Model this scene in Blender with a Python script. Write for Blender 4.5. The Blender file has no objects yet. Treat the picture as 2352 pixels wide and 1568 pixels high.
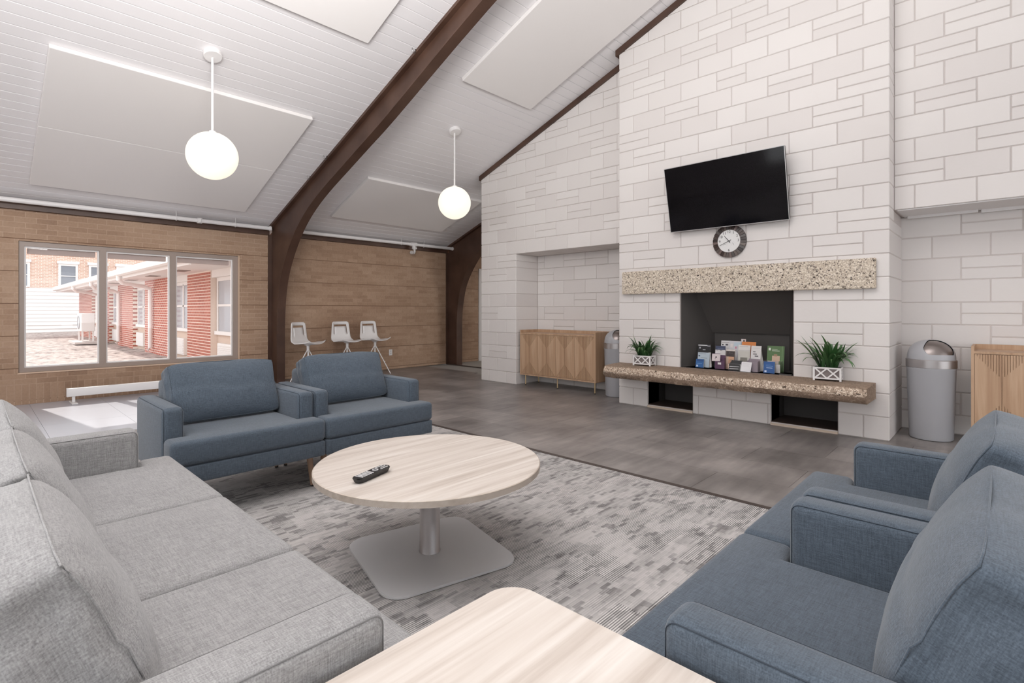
import bpy, bmesh, math, random
from math import sin, cos, pi, radians, atan, atan2, sqrt
from mathutils import Vector, Matrix, noise

random.seed(7)
SC = bpy.context.scene
COL = SC.collection

# ------------------------------------------------------------------ camera, world, light, exposure
cam_d = bpy.data.cameras.new('camera')
cam = bpy.data.objects.new('camera', cam_d)
COL.objects.link(cam)
cam.location = (0, 0, 1.14)
cam.rotation_euler = (radians(90), 0, radians(43.637 - 90))
cam_d.sensor_width = 36
cam_d.lens = 18.107
cam_d.shift_y = -72 / 2352
cam_d.clip_start = 0.02
cam_d.clip_end = 200
SC.camera = cam

W = bpy.data.worlds.new('world')
SC.world = W
W.use_nodes = True
wn = W.node_tree
wn.nodes['Background'].inputs[0].default_value = (0.93, 0.96, 1.0, 1)
wn.nodes['Background'].inputs[1].default_value = 2.2

SC.view_settings.view_transform = 'Standard'
SC.view_settings.look = 'None'
SC.view_settings.gamma = 1
SC.view_settings.use_curve_mapping = False
SC.view_settings.exposure = 0.0

sd = bpy.data.lights.new('sun', 'SUN')
sd.energy = 4.2
sd.angle = radians(1.0)
sd.color = (1.0, 0.95, 0.88)
sun = bpy.data.objects.new('sun', sd)
COL.objects.link(sun)
sun.rotation_euler = Vector((0.16, -1.0, -0.78)).to_track_quat('-Z', 'Y').to_euler()


def area(name, loc, target, sx, sy, watts, color=(1, 1, 1)):
    d = bpy.data.lights.new(name, 'AREA')
    d.shape = 'RECTANGLE'
    d.size = sx
    d.size_y = sy
    d.energy = watts
    d.color = color
    o = bpy.data.objects.new(name, d)
    COL.objects.link(o)
    o.location = loc
    o.rotation_euler = (Vector(target) - Vector(loc)).to_track_quat('-Z', 'Y').to_euler()
    return o


# unseen area lamps added as fill, inside the wall openings built below
area('fill_rear', (-3.9, 1.0, 1.9), (4, 1.6, 1.5), 7.0, 2.6, 45, (1.0, 0.985, 0.97))
area('fill_side', (1.2, -7.9, 1.7), (1.8, 2, 1.6), 8.0, 2.6, 110, (0.98, 0.99, 1.0))
# unseen area lamps added: one bounced off the roof slope, one for the end bay
area('bounce_fill', (0.1, 1.1, 2.9), (0.5, 2.6, 6.0), 1.8, 1.8, 300, (1.0, 0.985, 0.97))
area('fill_end', (9.2, 4.0, 1.8), (8.0, 7.5, 1.0), 1.6, 2.0, 45, (1.0, 0.98, 0.96))

# ------------------------------------------------------------------ materials
MATS = {}


def lin(c):
    r = []
    for v in c[:3]:
        v = v / 255.0
        r.append(v / 12.92 if v <= 0.04045 else ((v + 0.055) / 1.055) ** 2.4)
    return (r[0], r[1], r[2], 1)


def newmat(name):
    m = bpy.data.materials.new(name)
    m.use_nodes = True
    nt = m.node_tree
    return m, nt, nt.nodes['Principled BSDF']


def plain(name, rgb, rough=0.6, metal=0.0, spec=0.5):
    if name in MATS:
        return MATS[name]
    m, nt, b = newmat(name)
    b.inputs['Base Color'].default_value = lin(rgb)
    b.inputs['Roughness'].default_value = rough
    b.inputs['Metallic'].default_value = metal
    b.inputs['Specular IOR Level'].default_value = spec
    MATS[name] = m
    return m


def N(nt, kind, **kw):
    n = nt.nodes.new(kind)
    for k, v in kw.items():
        setattr(n, k, v)
    return n


def coords(nt, scale=(1, 1, 1), rot=(0, 0, 0), space='Object'):
    tc = N(nt, 'ShaderNodeTexCoord')
    mp = N(nt, 'ShaderNodeMapping')
    mp.inputs['Scale'].default_value = scale
    mp.inputs['Rotation'].default_value = rot
    if space == 'World':
        g = N(nt, 'ShaderNodeNewGeometry')
        nt.links.new(g.outputs['Position'], mp.inputs['Vector'])
    else:
        nt.links.new(tc.outputs[space], mp.inputs['Vector'])
    return mp.outputs['Vector']


def noise_tex(nt, vec, scale, detail=3, rough=0.5, dist=0.0):
    n = N(nt, 'ShaderNodeTexNoise')
    n.inputs['Scale'].default_value = scale
    n.inputs['Detail'].default_value = detail
    n.inputs['Roughness'].default_value = rough
    n.inputs['Distortion'].default_value = dist
    nt.links.new(vec, n.inputs['Vector'])
    return n.outputs['Fac']


def ramp(nt, fac, stops, interp='LINEAR'):
    r = N(nt, 'ShaderNodeValToRGB')
    r.color_ramp.interpolation = interp
    els = r.color_ramp.elements
    while len(els) < len(stops):
        els.new(0.5)
    for e, (p, c) in zip(els, stops):
        e.position = p
        e.color = lin(c) if len(c) == 3 else c
    nt.links.new(fac, r.inputs['Fac'])
    return r.outputs['Color']


def math_n(nt, op, a, b=None, clamp=False):
    n = N(nt, 'ShaderNodeMath', operation=op)
    n.use_clamp = clamp
    for i, v in enumerate((a, b)):
        if v is None:
            continue
        if isinstance(v, (int, float)):
            n.inputs[i].default_value = v
        else:
            nt.links.new(v, n.inputs[i])
    return n.outputs[0]


def mix(nt, fac, a, b, mode='MIX'):
    n = N(nt, 'ShaderNodeMix', data_type='RGBA', blend_type=mode)
    for sock, v in ((n.inputs[0], fac), (n.inputs[6], a), (n.inputs[7], b)):
        if isinstance(v, (int, float)):
            sock.default_value = v
        elif isinstance(v, tuple):
            sock.default_value = lin(v) if len(v) == 3 else v
        else:
            nt.links.new(v, sock)
    return n.outputs[2]


def bump(nt, b, height, strength=0.3, dist=0.01):
    n = N(nt, 'ShaderNodeBump')
    n.inputs['Strength'].default_value = strength
    n.inputs['Distance'].default_value = dist
    nt.links.new(height, n.inputs['Height'])
    nt.links.new(n.outputs['Normal'], b.inputs['Normal'])


def island(nt):
    a = N(nt, 'ShaderNodeNewGeometry').outputs['Random Per Island']
    o = N(nt, 'ShaderNodeObjectInfo').outputs['Random']
    return math_n(nt, 'FRACT', math_n(nt, 'ADD', a, o))


def m_block():
    m, nt, b = newmat('white_painted_block')
    r = island(nt)
    n = noise_tex(nt, coords(nt, space='World'), 30, 4)
    c = mix(nt, r, (221, 215, 212), (229, 224, 221))
    nt.links.new(c, b.inputs['Base Color'])
    b.inputs['Roughness'].default_value = 0.55
    bump(nt, b, n, 0.15, 0.006)
    return m


def m_brick(name, cols, mort=False):
    m, nt, b = newmat(name)
    v = coords(nt, space='World')
    big = noise_tex(nt, v, 1.1, 3)
    fine = noise_tex(nt, v, 45, 4)
    r = island(nt)
    f = math_n(nt, 'ADD', math_n(nt, 'MULTIPLY', r, 0.28), math_n(nt, 'MULTIPLY', big, 0.85))
    c = ramp(nt, f, cols)
    c = mix(nt, 0.12, c, ramp(nt, fine, [(0.3, (110, 80, 60)), (0.7, (205, 178, 150))]))
    nt.links.new(c, b.inputs['Base Color'])
    b.inputs['Roughness'].default_value = 0.7
    bump(nt, b, fine, 0.25, 0.004)
    return m


def m_fabric(name, dark, light, sc=1.0):
    m, nt, b = newmat(name)
    a = noise_tex(nt, coords(nt, (22 * sc, 260 * sc, 260 * sc)), 1, 2)
    c2 = noise_tex(nt, coords(nt, (260 * sc, 22 * sc, 260 * sc)), 1, 2)
    c3 = noise_tex(nt, coords(nt, (260 * sc, 260 * sc, 22 * sc)), 1, 2)
    big = noise_tex(nt, coords(nt), 3, 2)
    s = math_n(nt, 'ADD', math_n(nt, 'ADD', a, c2), c3)
    s = math_n(nt, 'ADD', math_n(nt, 'MULTIPLY', s, 0.333), math_n(nt, 'MULTIPLY', math_n(nt, 'SUBTRACT', big, 0.5), 0.12))
    c = ramp(nt, s, [(0.36, dark), (0.64, light)])
    nt.links.new(c, b.inputs['Base Color'])
    b.inputs['Roughness'].default_value = 0.95
    b.inputs['Specular IOR Level'].default_value = 0.15
    b.inputs['Sheen Weight'].default_value = 0.25
    b.inputs['Sheen Roughness'].default_value = 0.5
    bump(nt, b, s, 0.35, 0.004)
    return m


def m_wood(name, c0, c1, c2, axis=0, rough=0.45, sc=1.0):
    m, nt, b = newmat(name)
    s = [16 * sc, 16 * sc, 16 * sc]
    s[axis] = 0.9 * sc
    n1 = noise_tex(nt, coords(nt, tuple(s)), 1, 5, 0.6, 0.6)
    s2 = [60 * sc, 60 * sc, 60 * sc]
    s2[axis] = 2.0 * sc
    n2 = noise_tex(nt, coords(nt, tuple(s2)), 1, 3)
    f = math_n(nt, 'ADD', math_n(nt, 'MULTIPLY', n1, 0.75), math_n(nt, 'MULTIPLY', n2, 0.25))
    c = ramp(nt, f, [(0.32, c0), (0.5, c1), (0.66, c2)])
    nt.links.new(c, b.inputs['Base Color'])
    b.inputs['Roughness'].default_value = rough
    bump(nt, b, n2, 0.05, 0.002)
    return m


def m_carpet():
    m, nt, b = newmat('grey_patterned_carpet')
    g = N(nt, 'ShaderNodeNewGeometry')
    sep = N(nt, 'ShaderNodeSeparateXYZ')
    nt.links.new(g.outputs['Position'], sep.inputs[0])
    x, y = sep.outputs[0], sep.outputs[1]

    def cells(wx, wy, jit):
        yy = math_n(nt, 'FLOOR', math_n(nt, 'DIVIDE', y, wy))
        wv = N(nt, 'ShaderNodeTexWhiteNoise', noise_dimensions='1D')
        nt.links.new(yy, wv.inputs['W'])
        xo = math_n(nt, 'ADD', x, math_n(nt, 'MULTIPLY', wv.outputs['Value'], jit))
        xx = math_n(nt, 'FLOOR', math_n(nt, 'DIVIDE', xo, wx))
        cm = N(nt, 'ShaderNodeCombineXYZ')
        nt.links.new(xx, cm.inputs[0])
        nt.links.new(yy, cm.inputs[1])
        wn2 = N(nt, 'ShaderNodeTexWhiteNoise', noise_dimensions='2D')
        nt.links.new(cm.outputs[0], wn2.inputs['Vector'])
        return wn2.outputs['Value']
    a = cells(0.062, 0.0196, 0.4)
    bb = cells(0.03, 0.0147, 0.2)
    cc = cells(0.11, 0.0686, 0.11)
    dd = cells(0.42, 0.0098, 1.0)
    big = cells(0.30, 0.147, 0.3)
    # dashes: small dark blocks, denser in some fields than others
    thr = math_n(nt, 'ADD', 0.52, math_n(nt, 'MULTIPLY', big, 0.36))
    dash = math_n(nt, 'MULTIPLY', math_n(nt, 'SUBTRACT', a, thr), 5.0, True)
    dash2 = math_n(nt, 'MULTIPLY', math_n(nt, 'SUBTRACT', bb, 0.70), 3.0, True)
    f = math_n(nt, 'ADD', math_n(nt, 'MULTIPLY', dash, 0.30), math_n(nt, 'MULTIPLY', dash2, 0.16))
    f = math_n(nt, 'ADD', f, math_n(nt, 'MULTIPLY', cc, 0.22))
    f = math_n(nt, 'ADD', f, math_n(nt, 'MULTIPLY', dd, 0.16))
    base = ramp(nt, f, [(0.08, (194, 190, 188)), (0.32, (171, 168, 166)), (0.6, (134, 131, 130)), (0.95, (106, 103, 103))])
    st = math_n(nt, 'SINE', math_n(nt, 'MULTIPLY', y, 2 * pi / 0.0098))
    amt = ramp(nt, cells(0.17, 0.098, 0.2), [(0.30, (1, 1, 1, 1)), (0.7, (0.10, 0.10, 0.10, 1))])
    stv = math_n(nt, 'MULTIPLY', math_n(nt, 'MULTIPLY', math_n(nt, 'SUBTRACT', st, 0.2), 0.56), amt)
    val = math_n(nt, 'ADD', stv, 1.0)
    hs = N(nt, 'ShaderNodeHueSaturation')
    nt.links.new(base, hs.inputs['Color'])
    nt.links.new(val, hs.inputs['Value'])
    nt.links.new(hs.outputs[0], b.inputs['Base Color'])
    b.inputs['Roughness'].default_value = 1.0
    b.inputs['Specular IOR Level'].default_value = 0.1
    bump(nt, b, st, 0.25, 0.003)
    return m


def m_vinyl():
    m, nt, b = newmat('grey_vinyl_tile')
    v = coords(nt, space='World')
    r = island(nt)
    n = noise_tex(nt, v, 2.2, 4, 0.55)
    n2 = noise_tex(nt, coords(nt, (1.5, 9, 1), space='World'), 2.0, 4)
    f = math_n(nt, 'ADD', math_n(nt, 'MULTIPLY', r, 0.10), math_n(nt, 'ADD', math_n(nt, 'MULTIPLY', n, 0.58), math_n(nt, 'MULTIPLY', n2, 0.3)))
    c = ramp(nt, f, [(0.32, (108, 103, 101)), (0.5, (138, 132, 129)), (0.7, (172, 165, 161))])
    nt.links.new(c, b.inputs['Base Color'])
    b.inputs['Roughness'].default_value = 0.36
    b.inputs['Specular IOR Level'].default_value = 0.5
    bump(nt, b, noise_tex(nt, v, 60, 3), 0.04, 0.003)
    return m


def m_terrazzo(name, base, pale, dark, roughness=0.75, bs=0.4, chip=1.0):
    """aggregate: pale and dark broken chips of two sizes in a buff matrix"""
    m, nt, b = newmat(name)
    v = coords(nt, space='World')
    ns = N(nt, 'ShaderNodeTexNoise')
    ns.inputs['Scale'].default_value = 30
    nt.links.new(v, ns.inputs['Vector'])
    md = mix(nt, 0.035, v, ns.outputs['Color'], 'ADD')
    mid = tuple((p + q) // 2 for p, q in zip(base, dark))
    c = ramp(nt, noise_tex(nt, v, 7, 4), [(0.3, tuple(int(q * 0.93) for q in base)), (0.7, base)])
    hs = []
    for sc, rot, off, cut in ((34, 0.6, (1.0, 1.0, 1.9), 0.42), (58, -0.8, (1.7, 1.0, 1.0), 0.42), (75, 0.2, (1.0, 1.8, 1.0), 0.40)):
        mp = N(nt, 'ShaderNodeMapping')
        mp.inputs['Rotation'].default_value = (rot, rot * 0.7, rot * 1.3)
        mp.inputs['Scale'].default_value = off
        nt.links.new(md, mp.inputs['Vector'])
        vo = N(nt, 'ShaderNodeTexVoronoi')
        vo.inputs['Scale'].default_value = sc
        nt.links.new(mp.outputs[0], vo.inputs['Vector'])
        sp = N(nt, 'ShaderNodeSeparateColor')
        nt.links.new(vo.outputs['Color'], sp.inputs[0])
        chips = ramp(nt, sp.outputs[0], [(0.0, dark), (0.10, dark), (0.13, mid), (0.34, mid), (0.40, pale), (1.0, pale)])
        has = math_n(nt, 'LESS_THAN', sp.outputs[1], 0.62 * chip)
        ins = math_n(nt, 'MULTIPLY', has, math_n(nt, 'LESS_THAN', vo.outputs['Distance'], cut))
        c = mix(nt, ins, c, chips)
        hs.append(math_n(nt, 'MULTIPLY', ins, sp.outputs[2]))
    nt.links.new(c, b.inputs['Base Color'])
    b.inputs['Roughness'].default_value = roughness
    h = math_n(nt, 'ADD', math_n(nt, 'ADD', hs[0], hs[1]), noise_tex(nt, v, 60, 3))
    bump(nt, b, h, bs, 0.006)
    return m


def m_glass():
    m = bpy.data.materials.new('window_glass')
    m.use_nodes = True
    nt = m.node_tree
    nt.nodes.clear()
    o = N(nt, 'ShaderNodeOutputMaterial')
    t = N(nt, 'ShaderNodeBsdfTransparent')
    g = N(nt, 'ShaderNodeBsdfGlossy')
    g.inputs['Roughness'].default_value = 0.02
    f = N(nt, 'ShaderNodeFresnel')
    f.inputs['IOR'].default_value = 1.35
    mx = N(nt, 'ShaderNodeMixShader')
    nt.links.new(f.outputs[0], mx.inputs[0])
    nt.links.new(t.outputs[0], mx.inputs[1])
    nt.links.new(g.outputs[0], mx.inputs[2])
    nt.links.new(mx.outputs[0], o.inputs[0])
    return m


def m_emit(name, rgb, strength):
    m, nt, b = newmat(name)
    b.inputs['Base Color'].default_value = (0.4, 0.39, 0.37, 1)
    b.inputs['Emission Color'].default_value = lin(rgb)
    b.inputs['Emission Strength'].default_value = strength
    b.inputs['Roughness'].default_value = 0.4
    return m


def m_brick_tex(name, c1, c2, mortar, w, h, vert='XZ', ms=0.012):
    m, nt, b = newmat(name)
    g = N(nt, 'ShaderNodeNewGeometry')
    sep = N(nt, 'ShaderNodeSeparateXYZ')
    nt.links.new(g.outputs['Position'], sep.inputs[0])
    cm = N(nt, 'ShaderNodeCombineXYZ')
    nt.links.new(sep.outputs[0 if vert == 'XZ' else 1], cm.inputs[0])
    nt.links.new(sep.outputs[2], cm.inputs[1])
    br = N(nt, 'ShaderNodeTexBrick')
    br.inputs['Color1'].default_value = lin(c1)
    br.inputs['Color2'].default_value = lin(c2)
    br.inputs['Mortar'].default_value = lin(mortar)
    br.inputs['Scale'].default_value = 1.0
    br.inputs['Mortar Size'].default_value = ms
    br.inputs['Brick Width'].default_value = w
    br.inputs['Row Height'].default_value = h
    nt.links.new(cm.outputs[0], br.inputs['Vector'])
    nt.links.new(br.outputs['Color'], b.inputs['Base Color'])
    b.inputs['Roughness'].default_value = 0.85
    return m


def m_ground():
    m, nt, b = newmat('mulch_ground')
    v = coords(nt, space='World')
    n = noise_tex(nt, v, 6, 6, 0.7)
    n2 = noise_tex(nt, v, 1.2, 3)
    c = ramp(nt, math_n(nt, 'ADD', math_n(nt, 'MULTIPLY', n, 0.8), math_n(nt, 'MULTIPLY', n2, 0.2)),
             [(0.38, (112, 99, 94)), (0.5, (184, 170, 163)), (0.66, (212, 200, 194))])
    nt.links.new(c, b.inputs['Base Color'])
    b.inputs['Roughness'].default_value = 1
    bump(nt, b, n, 0.8, 0.08)
    return m


def m_leaf():
    m, nt, b = newmat('plant_leaf')
    tc = N(nt, 'ShaderNodeTexCoord')
    sep = N(nt, 'ShaderNodeSeparateXYZ')
    nt.links.new(tc.outputs['Generated'], sep.inputs[0])
    oi = N(nt, 'ShaderNodeObjectInfo')
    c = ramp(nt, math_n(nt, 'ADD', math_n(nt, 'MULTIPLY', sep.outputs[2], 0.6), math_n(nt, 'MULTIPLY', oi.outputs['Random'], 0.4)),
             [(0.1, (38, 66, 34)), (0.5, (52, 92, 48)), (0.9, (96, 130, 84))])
    nt.links.new(c, b.inputs['Base Color'])
    b.inputs['Roughness'].default_value = 0.4
    return m


def m_tv():
    m, nt, b = newmat('dark_screen_glass')
    n = noise_tex(nt, coords(nt), 260, 2)
    c = ramp(nt, n, [(0.4, (5, 4, 6)), (0.6, (9, 7, 11)), (0.75, (38, 32, 42))])
    nt.links.new(c, b.inputs['Base Color'])
    b.inputs['Roughness'].default_value = 0.08
    b.inputs['Specular IOR Level'].default_value = 0.25
    return m


def m_steel_brown():
    m, nt, b = newmat('dark_brown_steel')
    n = noise_tex(nt, coords(nt, space='World'), 3, 4)
    c = ramp(nt, n, [(0.3, (66, 44, 34)), (0.7, (88, 64, 52))])
    nt.links.new(c, b.inputs['Base Color'])
    b.inputs['Roughness'].default_value = 0.42
    return m


M_BLOCK = m_block()
M_MORTAR = plain('white_painted_joint', (206, 198, 194), 0.8)
M_BRICK = m_brick('tan_brick', [(0.2, (136, 106, 85)), (0.5, (165, 134, 110)), (0.85, (185, 156, 132))])
M_BMORT = m_brick('tan_mortar', [(0.2, (160, 130, 107)), (0.8, (184, 154, 130))])
M_BMORT_L = m_brick('pale_tan_mortar', [(0.2, (176, 147, 124)), (0.8, (198, 170, 147))])
M_BJOINT = plain('raked_dark_joint', (142, 108, 86), 0.9)
M_SOFA = m_fabric('light_grey_fabric', (130, 129, 129), (174, 173, 173), 1.45)
M_BLUE = m_fabric('slate_blue_fabric', (67, 75, 84), (94, 105, 117), 1.45)
M_BLUE_D = plain('slate_blue_piping', (56, 64, 74), 0.9)
M_SOFA_D = plain('light_grey_piping', (126, 125, 125), 0.9)
M_TABLE = m_wood('bleached_wood_laminate', (182, 169, 158), (210, 200, 191), (226, 219, 212), 0, 0.4)
M_TEDGE = m_wood('bleached_wood_edge', (186, 172, 158), (204, 191, 178), (216, 205, 194), 0, 0.5)
M_OAK = m_wood('pale_oak_veneer', (168, 133, 105), (187, 153, 123), (201, 169, 140), 2, 0.5)
M_OAKLEG = plain('brass_leg', (214, 190, 150), 0.3, 0.8)
M_WLEG = m_wood('walnut_leg', (120, 92, 72), (150, 120, 98), (170, 140, 116), 2)
M_CARPET = m_carpet()
M_VINYL = m_vinyl()
M_MANTEL = m_terrazzo('exposed_aggregate_mantel', (208, 193, 174), (231, 220, 205), (66, 56, 50), 0.75, 0.3)
M_HEARTH = m_terrazzo('rough_cut_aggregate_hearth', (150, 128, 110), (172, 150, 132), (112, 92, 78), 0.8, 0.5, 0.55)
M_HFRONT = m_terrazzo('rough_cut_aggregate_face', (182, 160, 140), (226, 210, 192), (84, 68, 56), 0.8, 0.9)
M_GLASS = m_glass()
M_GLOBE = m_emit('opal_globe_glass', (255, 245, 224), 0.95)
M_WHITE = plain('white_paint', (232, 229, 228), 0.45)
M_WMET = plain('white_enamel_metal', (236, 233, 232), 0.35)
M_CEIL = plain('white_ceiling_board', (236, 233, 234), 0.5)
M_CEILB = plain('white_board_groove', (250, 249, 249), 0.6)  # brighter than the planks: light caught in the grooves is put into the colour
M_PANEL = plain('white_acoustic_panel', (236, 232, 230), 0.9)
M_BROWN = m_steel_brown()
M_TAUPE = plain('taupe_aluminium', (158, 142, 132), 0.4)
M_GREYMET = plain('grey_powder_coat', (206, 205, 206), 0.34, 0.0)
M_STEEL = plain('brushed_steel', (186, 182, 182), 0.32, 0.9)
M_BIN = plain('grey_bin_plastic', (176, 176, 180), 0.4)
M_FIRE = plain('dark_grey_firebox', (80, 76, 74), 0.75)
M_BLACK = plain('black_plastic', (28, 27, 28), 0.35)
M_TV = m_tv()
M_LEAF = m_leaf()
M_SHADE = plain('pink_grey_shade', (190, 172, 166), 0.8)
M_DARK = plain('near_black', (20, 18, 18), 0.8)
M_PAPER = plain('white_paper', (232, 228, 226), 0.6)

# ------------------------------------------------------------------ object helpers


def tag(o, label=None, cat=None, group=None, kind=None):
    if label:
        o['label'] = label
    if cat:
        o['category'] = cat
    if group:
        o['group'] = group
    if kind:
        o['kind'] = kind
    return o


def link(name, me, parent=None, loc=None, rot=None):
    o = bpy.data.objects.new(name, me)
    COL.objects.link(o)
    if parent is not None:
        o.parent = parent
    if loc is not None:
        o.location = loc
    if rot is not None:
        o.rotation_euler = rot
    return o


def mesh_from(bm, name, mat, smooth=False):
    me = bpy.data.meshes.new(name)
    bmesh.ops.recalc_face_normals(bm, faces=bm.faces[:])
    bm.to_mesh(me)
    bm.free()
    mats = mat if isinstance(mat, (list, tuple)) else [mat]
    for m in mats:
        me.materials.append(m)
    if smooth:
        me.polygons.foreach_set('use_smooth', [True] * len(me.polygons))
    return me


def obj(name, bm, mat, parent=None, loc=None, rot=None, smooth=False, angle=None):
    me = mesh_from(bm, name, mat, smooth or angle is not None)
    if angle is not None:
        try:
            me.set_sharp_from_angle(angle=radians(angle))
        except Exception:
            pass
    return link(name, me, parent, loc, rot)


def struct(name, bm, mat, **kw):
    o = obj(name, bm, mat, **kw)
    o['kind'] = 'structure'
    return o


def empty(name, loc=(0, 0, 0), rz=0.0, label=None, cat=None, group=None):
    o = bpy.data.objects.new(name, None)
    COL.objects.link(o)
    o.location = loc
    o.rotation_euler = (0, 0, rz)
    o.empty_display_size = 0.1
    tag(o, label, cat, group)
    return o


def copy_tree(o, parent=None):
    c = o.copy()
    COL.objects.link(c)
    if parent is not None:
        c.parent = parent
    for ch in list(o.children):
        copy_tree(ch, c)
    return c


def box(bm, x0, x1, y0, y1, z0, z1, mi=0):
    vs = [bm.verts.new(p) for p in ((x0, y0, z0), (x1, y0, z0), (x1, y1, z0), (x0, y1, z0),
                                    (x0, y0, z1), (x1, y0, z1), (x1, y1, z1), (x0, y1, z1))]
    fs = []
    for f in ((0, 3, 2, 1), (4, 5, 6, 7), (0, 1, 5, 4), (1, 2, 6, 5), (2, 3, 7, 6), (3, 0, 4, 7)):
        fc = bm.faces.new([vs[i] for i in f])
        fc.material_index = mi
        fs.append(fc)
    return vs, fs


def B(*boxes):
    bm = bmesh.new()
    for b in boxes:
        box(bm, *b)
    return bm


def rbox(x0, x1, y0, y1, z0, z1, r=0.02, seg=3):
    bm = bmesh.new()
    box(bm, x0, x1, y0, y1, z0, z1)
    bmesh.ops.bevel(bm, geom=bm.edges[:], offset=r, segments=seg, affect='EDGES', profile=0.5)
    return bm


def prism(bm, poly, axis, a0, a1):
    def P(p, a):
        if axis == 'X':
            return (a, p[0], p[1])
        if axis == 'Y':
            return (p[0], a, p[1])
        return (p[0], p[1], a)
    v0 = [bm.verts.new(P(p, a0)) for p in poly]
    v1 = [bm.verts.new(P(p, a1)) for p in poly]
    n = len(poly)
    bm.faces.new(v0)
    bm.faces.new(list(reversed(v1)))
    for i in range(n):
        bm.faces.new((v0[i], v0[(i + 1) % n], v1[(i + 1) % n], v1[i]))


def tube(bm, pts, r, n=8, closed=False, r2=None):
    pts = [Vector(p) for p in pts]
    rings = []
    m = len(pts)
    up = Vector((0, 0, 1))
    for i, p in enumerate(pts):
        if closed:
            t = pts[(i + 1) % m] - pts[i - 1]
        else:
            t = pts[min(i + 1, m - 1)] - pts[max(i - 1, 0)]
        t.normalize()
        a = up if abs(t.dot(up)) < 0.95 else Vector((1, 0, 0))
        u = t.cross(a).normalized()
        v = t.cross(u).normalized()
        rr = r if r2 is None else r + (r2 - r) * i / max(1, m - 1)
        rings.append([bm.verts.new(p + u * rr * cos(2 * pi * k / n) + v * rr * sin(2 * pi * k / n)) for k in range(n)])
    for i in range(m if closed else m - 1):
        A, C = rings[i], rings[(i + 1) % m]
        for k in range(n):
            bm.faces.new((A[k], A[(k + 1) % n], C[(k + 1) % n], C[k]))
    if not closed:
        bm.faces.new(rings[0])
        bm.faces.new(list(reversed(rings[-1])))


def lathe(bm, prof, n=32, cap=True):
    rings = []
    for r, z in prof:
        if r < 1e-6:
            rings.append([bm.verts.new((0, 0, z))])
        else:
            rings.append([bm.verts.new((r * cos(2 * pi * k / n), r * sin(2 * pi * k / n), z)) for k in range(n)])
    for A, C in zip(rings, rings[1:]):
        for k in range(n):
            if len(A) == 1 and len(C) == 1:
                continue
            if len(A) == 1:
                bm.faces.new((A[0], C[(k + 1) % n], C[k]))
            elif len(C) == 1:
                bm.faces.new((A[k], A[(k + 1) % n], C[0]))
            else:
                bm.faces.new((A[k], A[(k + 1) % n], C[(k + 1) % n], C[k]))
    if cap:
        for R in (rings[0], rings[-1]):
            if len(R) > 2:
                bm.faces.new(R)


def rrect(w, d, r, n=8):
    pts = []
    for cx, cy, a0 in ((w / 2 - r, d / 2 - r, 0), (-w / 2 + r, d / 2 - r, 90), (-w / 2 + r, -d / 2 + r, 180), (w / 2 - r, -d / 2 + r, 270)):
        for k in range(n + 1):
            a = radians(a0 + 90 * k / n)
            pts.append((cx + r * cos(a), cy + r * sin(a)))
    return pts


def catmull(P, k=4):
    out = []
    n = len(P)
    for i in range(n - 1):
        p0, p1, p2, p3 = P[max(i - 1, 0)], P[i], P[i + 1], P[min(i + 2, n - 1)]
        for j in range(k):
            t = j / k
            out.append(tuple(0.5 * ((2 * p1[a]) + (-p0[a] + p2[a]) * t + (2 * p0[a] - 5 * p1[a] + 4 * p2[a] - p3[a]) * t * t + (-p0[a] + 3 * p1[a] - 3 * p2[a] + p3[a]) * t ** 3) for a in range(len(p1))))
    out.append(P[-1])
    return out


def subtract(rects, ops):
    for (oy0, oy1, oz0, oz1) in ops:
        res = []
        for (y0, y1, z0, z1) in rects:
            if oy1 <= y0 or oy0 >= y1 or oz1 <= z0 or oz0 >= z1:
                res.append((y0, y1, z0, z1))
                continue
            if y0 < oy0:
                res.append((y0, oy0, z0, z1))
            if y1 > oy1:
                res.append((oy1, y1, z0, z1))
            a, c = max(y0, oy0), min(y1, oy1)
            if z0 < oz0:
                res.append((a, c, z0, oz0))
            if z1 > oz1:
                res.append((a, c, oz1, z1))
        rects = res
    return rects


# ------------------------------------------------------------------ room constants
YB = 8.55            # brick wall face
SL = 0.365           # roof slope
Z0 = 2.47            # eave height
YR = 0.2             # ridge
TH = atan(SL)
CT = cos(TH)


def ceil_z(y):
    return Z0 + SL * (YB - y) if y >= YR else Z0 + SL * (YB - YR) - SL * (YR - y)


# ------------------------------------------------------------------ floor
bm = B((-4.2, 10.0, -8.4, 9.0, -0.25, -0.012))
struct('floor', bm, plain('concrete_slab', (172, 170, 166), 0.7))
floor_o = bpy.data.objects['floor']
# vinyl tiles: one piece each
tile_cache = {}


def tile(parent, x0, x1, y0, y1, z, mat, name='tile'):
    w, d = round(x1 - x0 - 0.002, 4), round(y1 - y0 - 0.002, 4)
    key = (w, d, mat.name)
    if key not in tile_cache:
        tile_cache[key] = mesh_from(B((-w / 2, w / 2, -d / 2, d / 2, -0.011, 0)), name, mat)
    return link(name, tile_cache[key], parent, ((x0 + x1) / 2, (y0 + y1) / 2, z))


TX, TY = 0.457, 0.914
xs = [3.17 + i * TX for i in range(7)]
for i, x in enumerate(xs):
    off = (i % 2) * 0.457
    y = -2.2 - off
    while y < YB:
        x1 = min(x + TX, 6.25 if y < 6.18 else 6.95)
        y1 = min(y + TY, YB)
        if x1 - x > 0.05 and y1 - y > 0.05:
            tile(floor_o, x, x1, y, y1, 0.0, M_VINYL)
        y += TY
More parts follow.
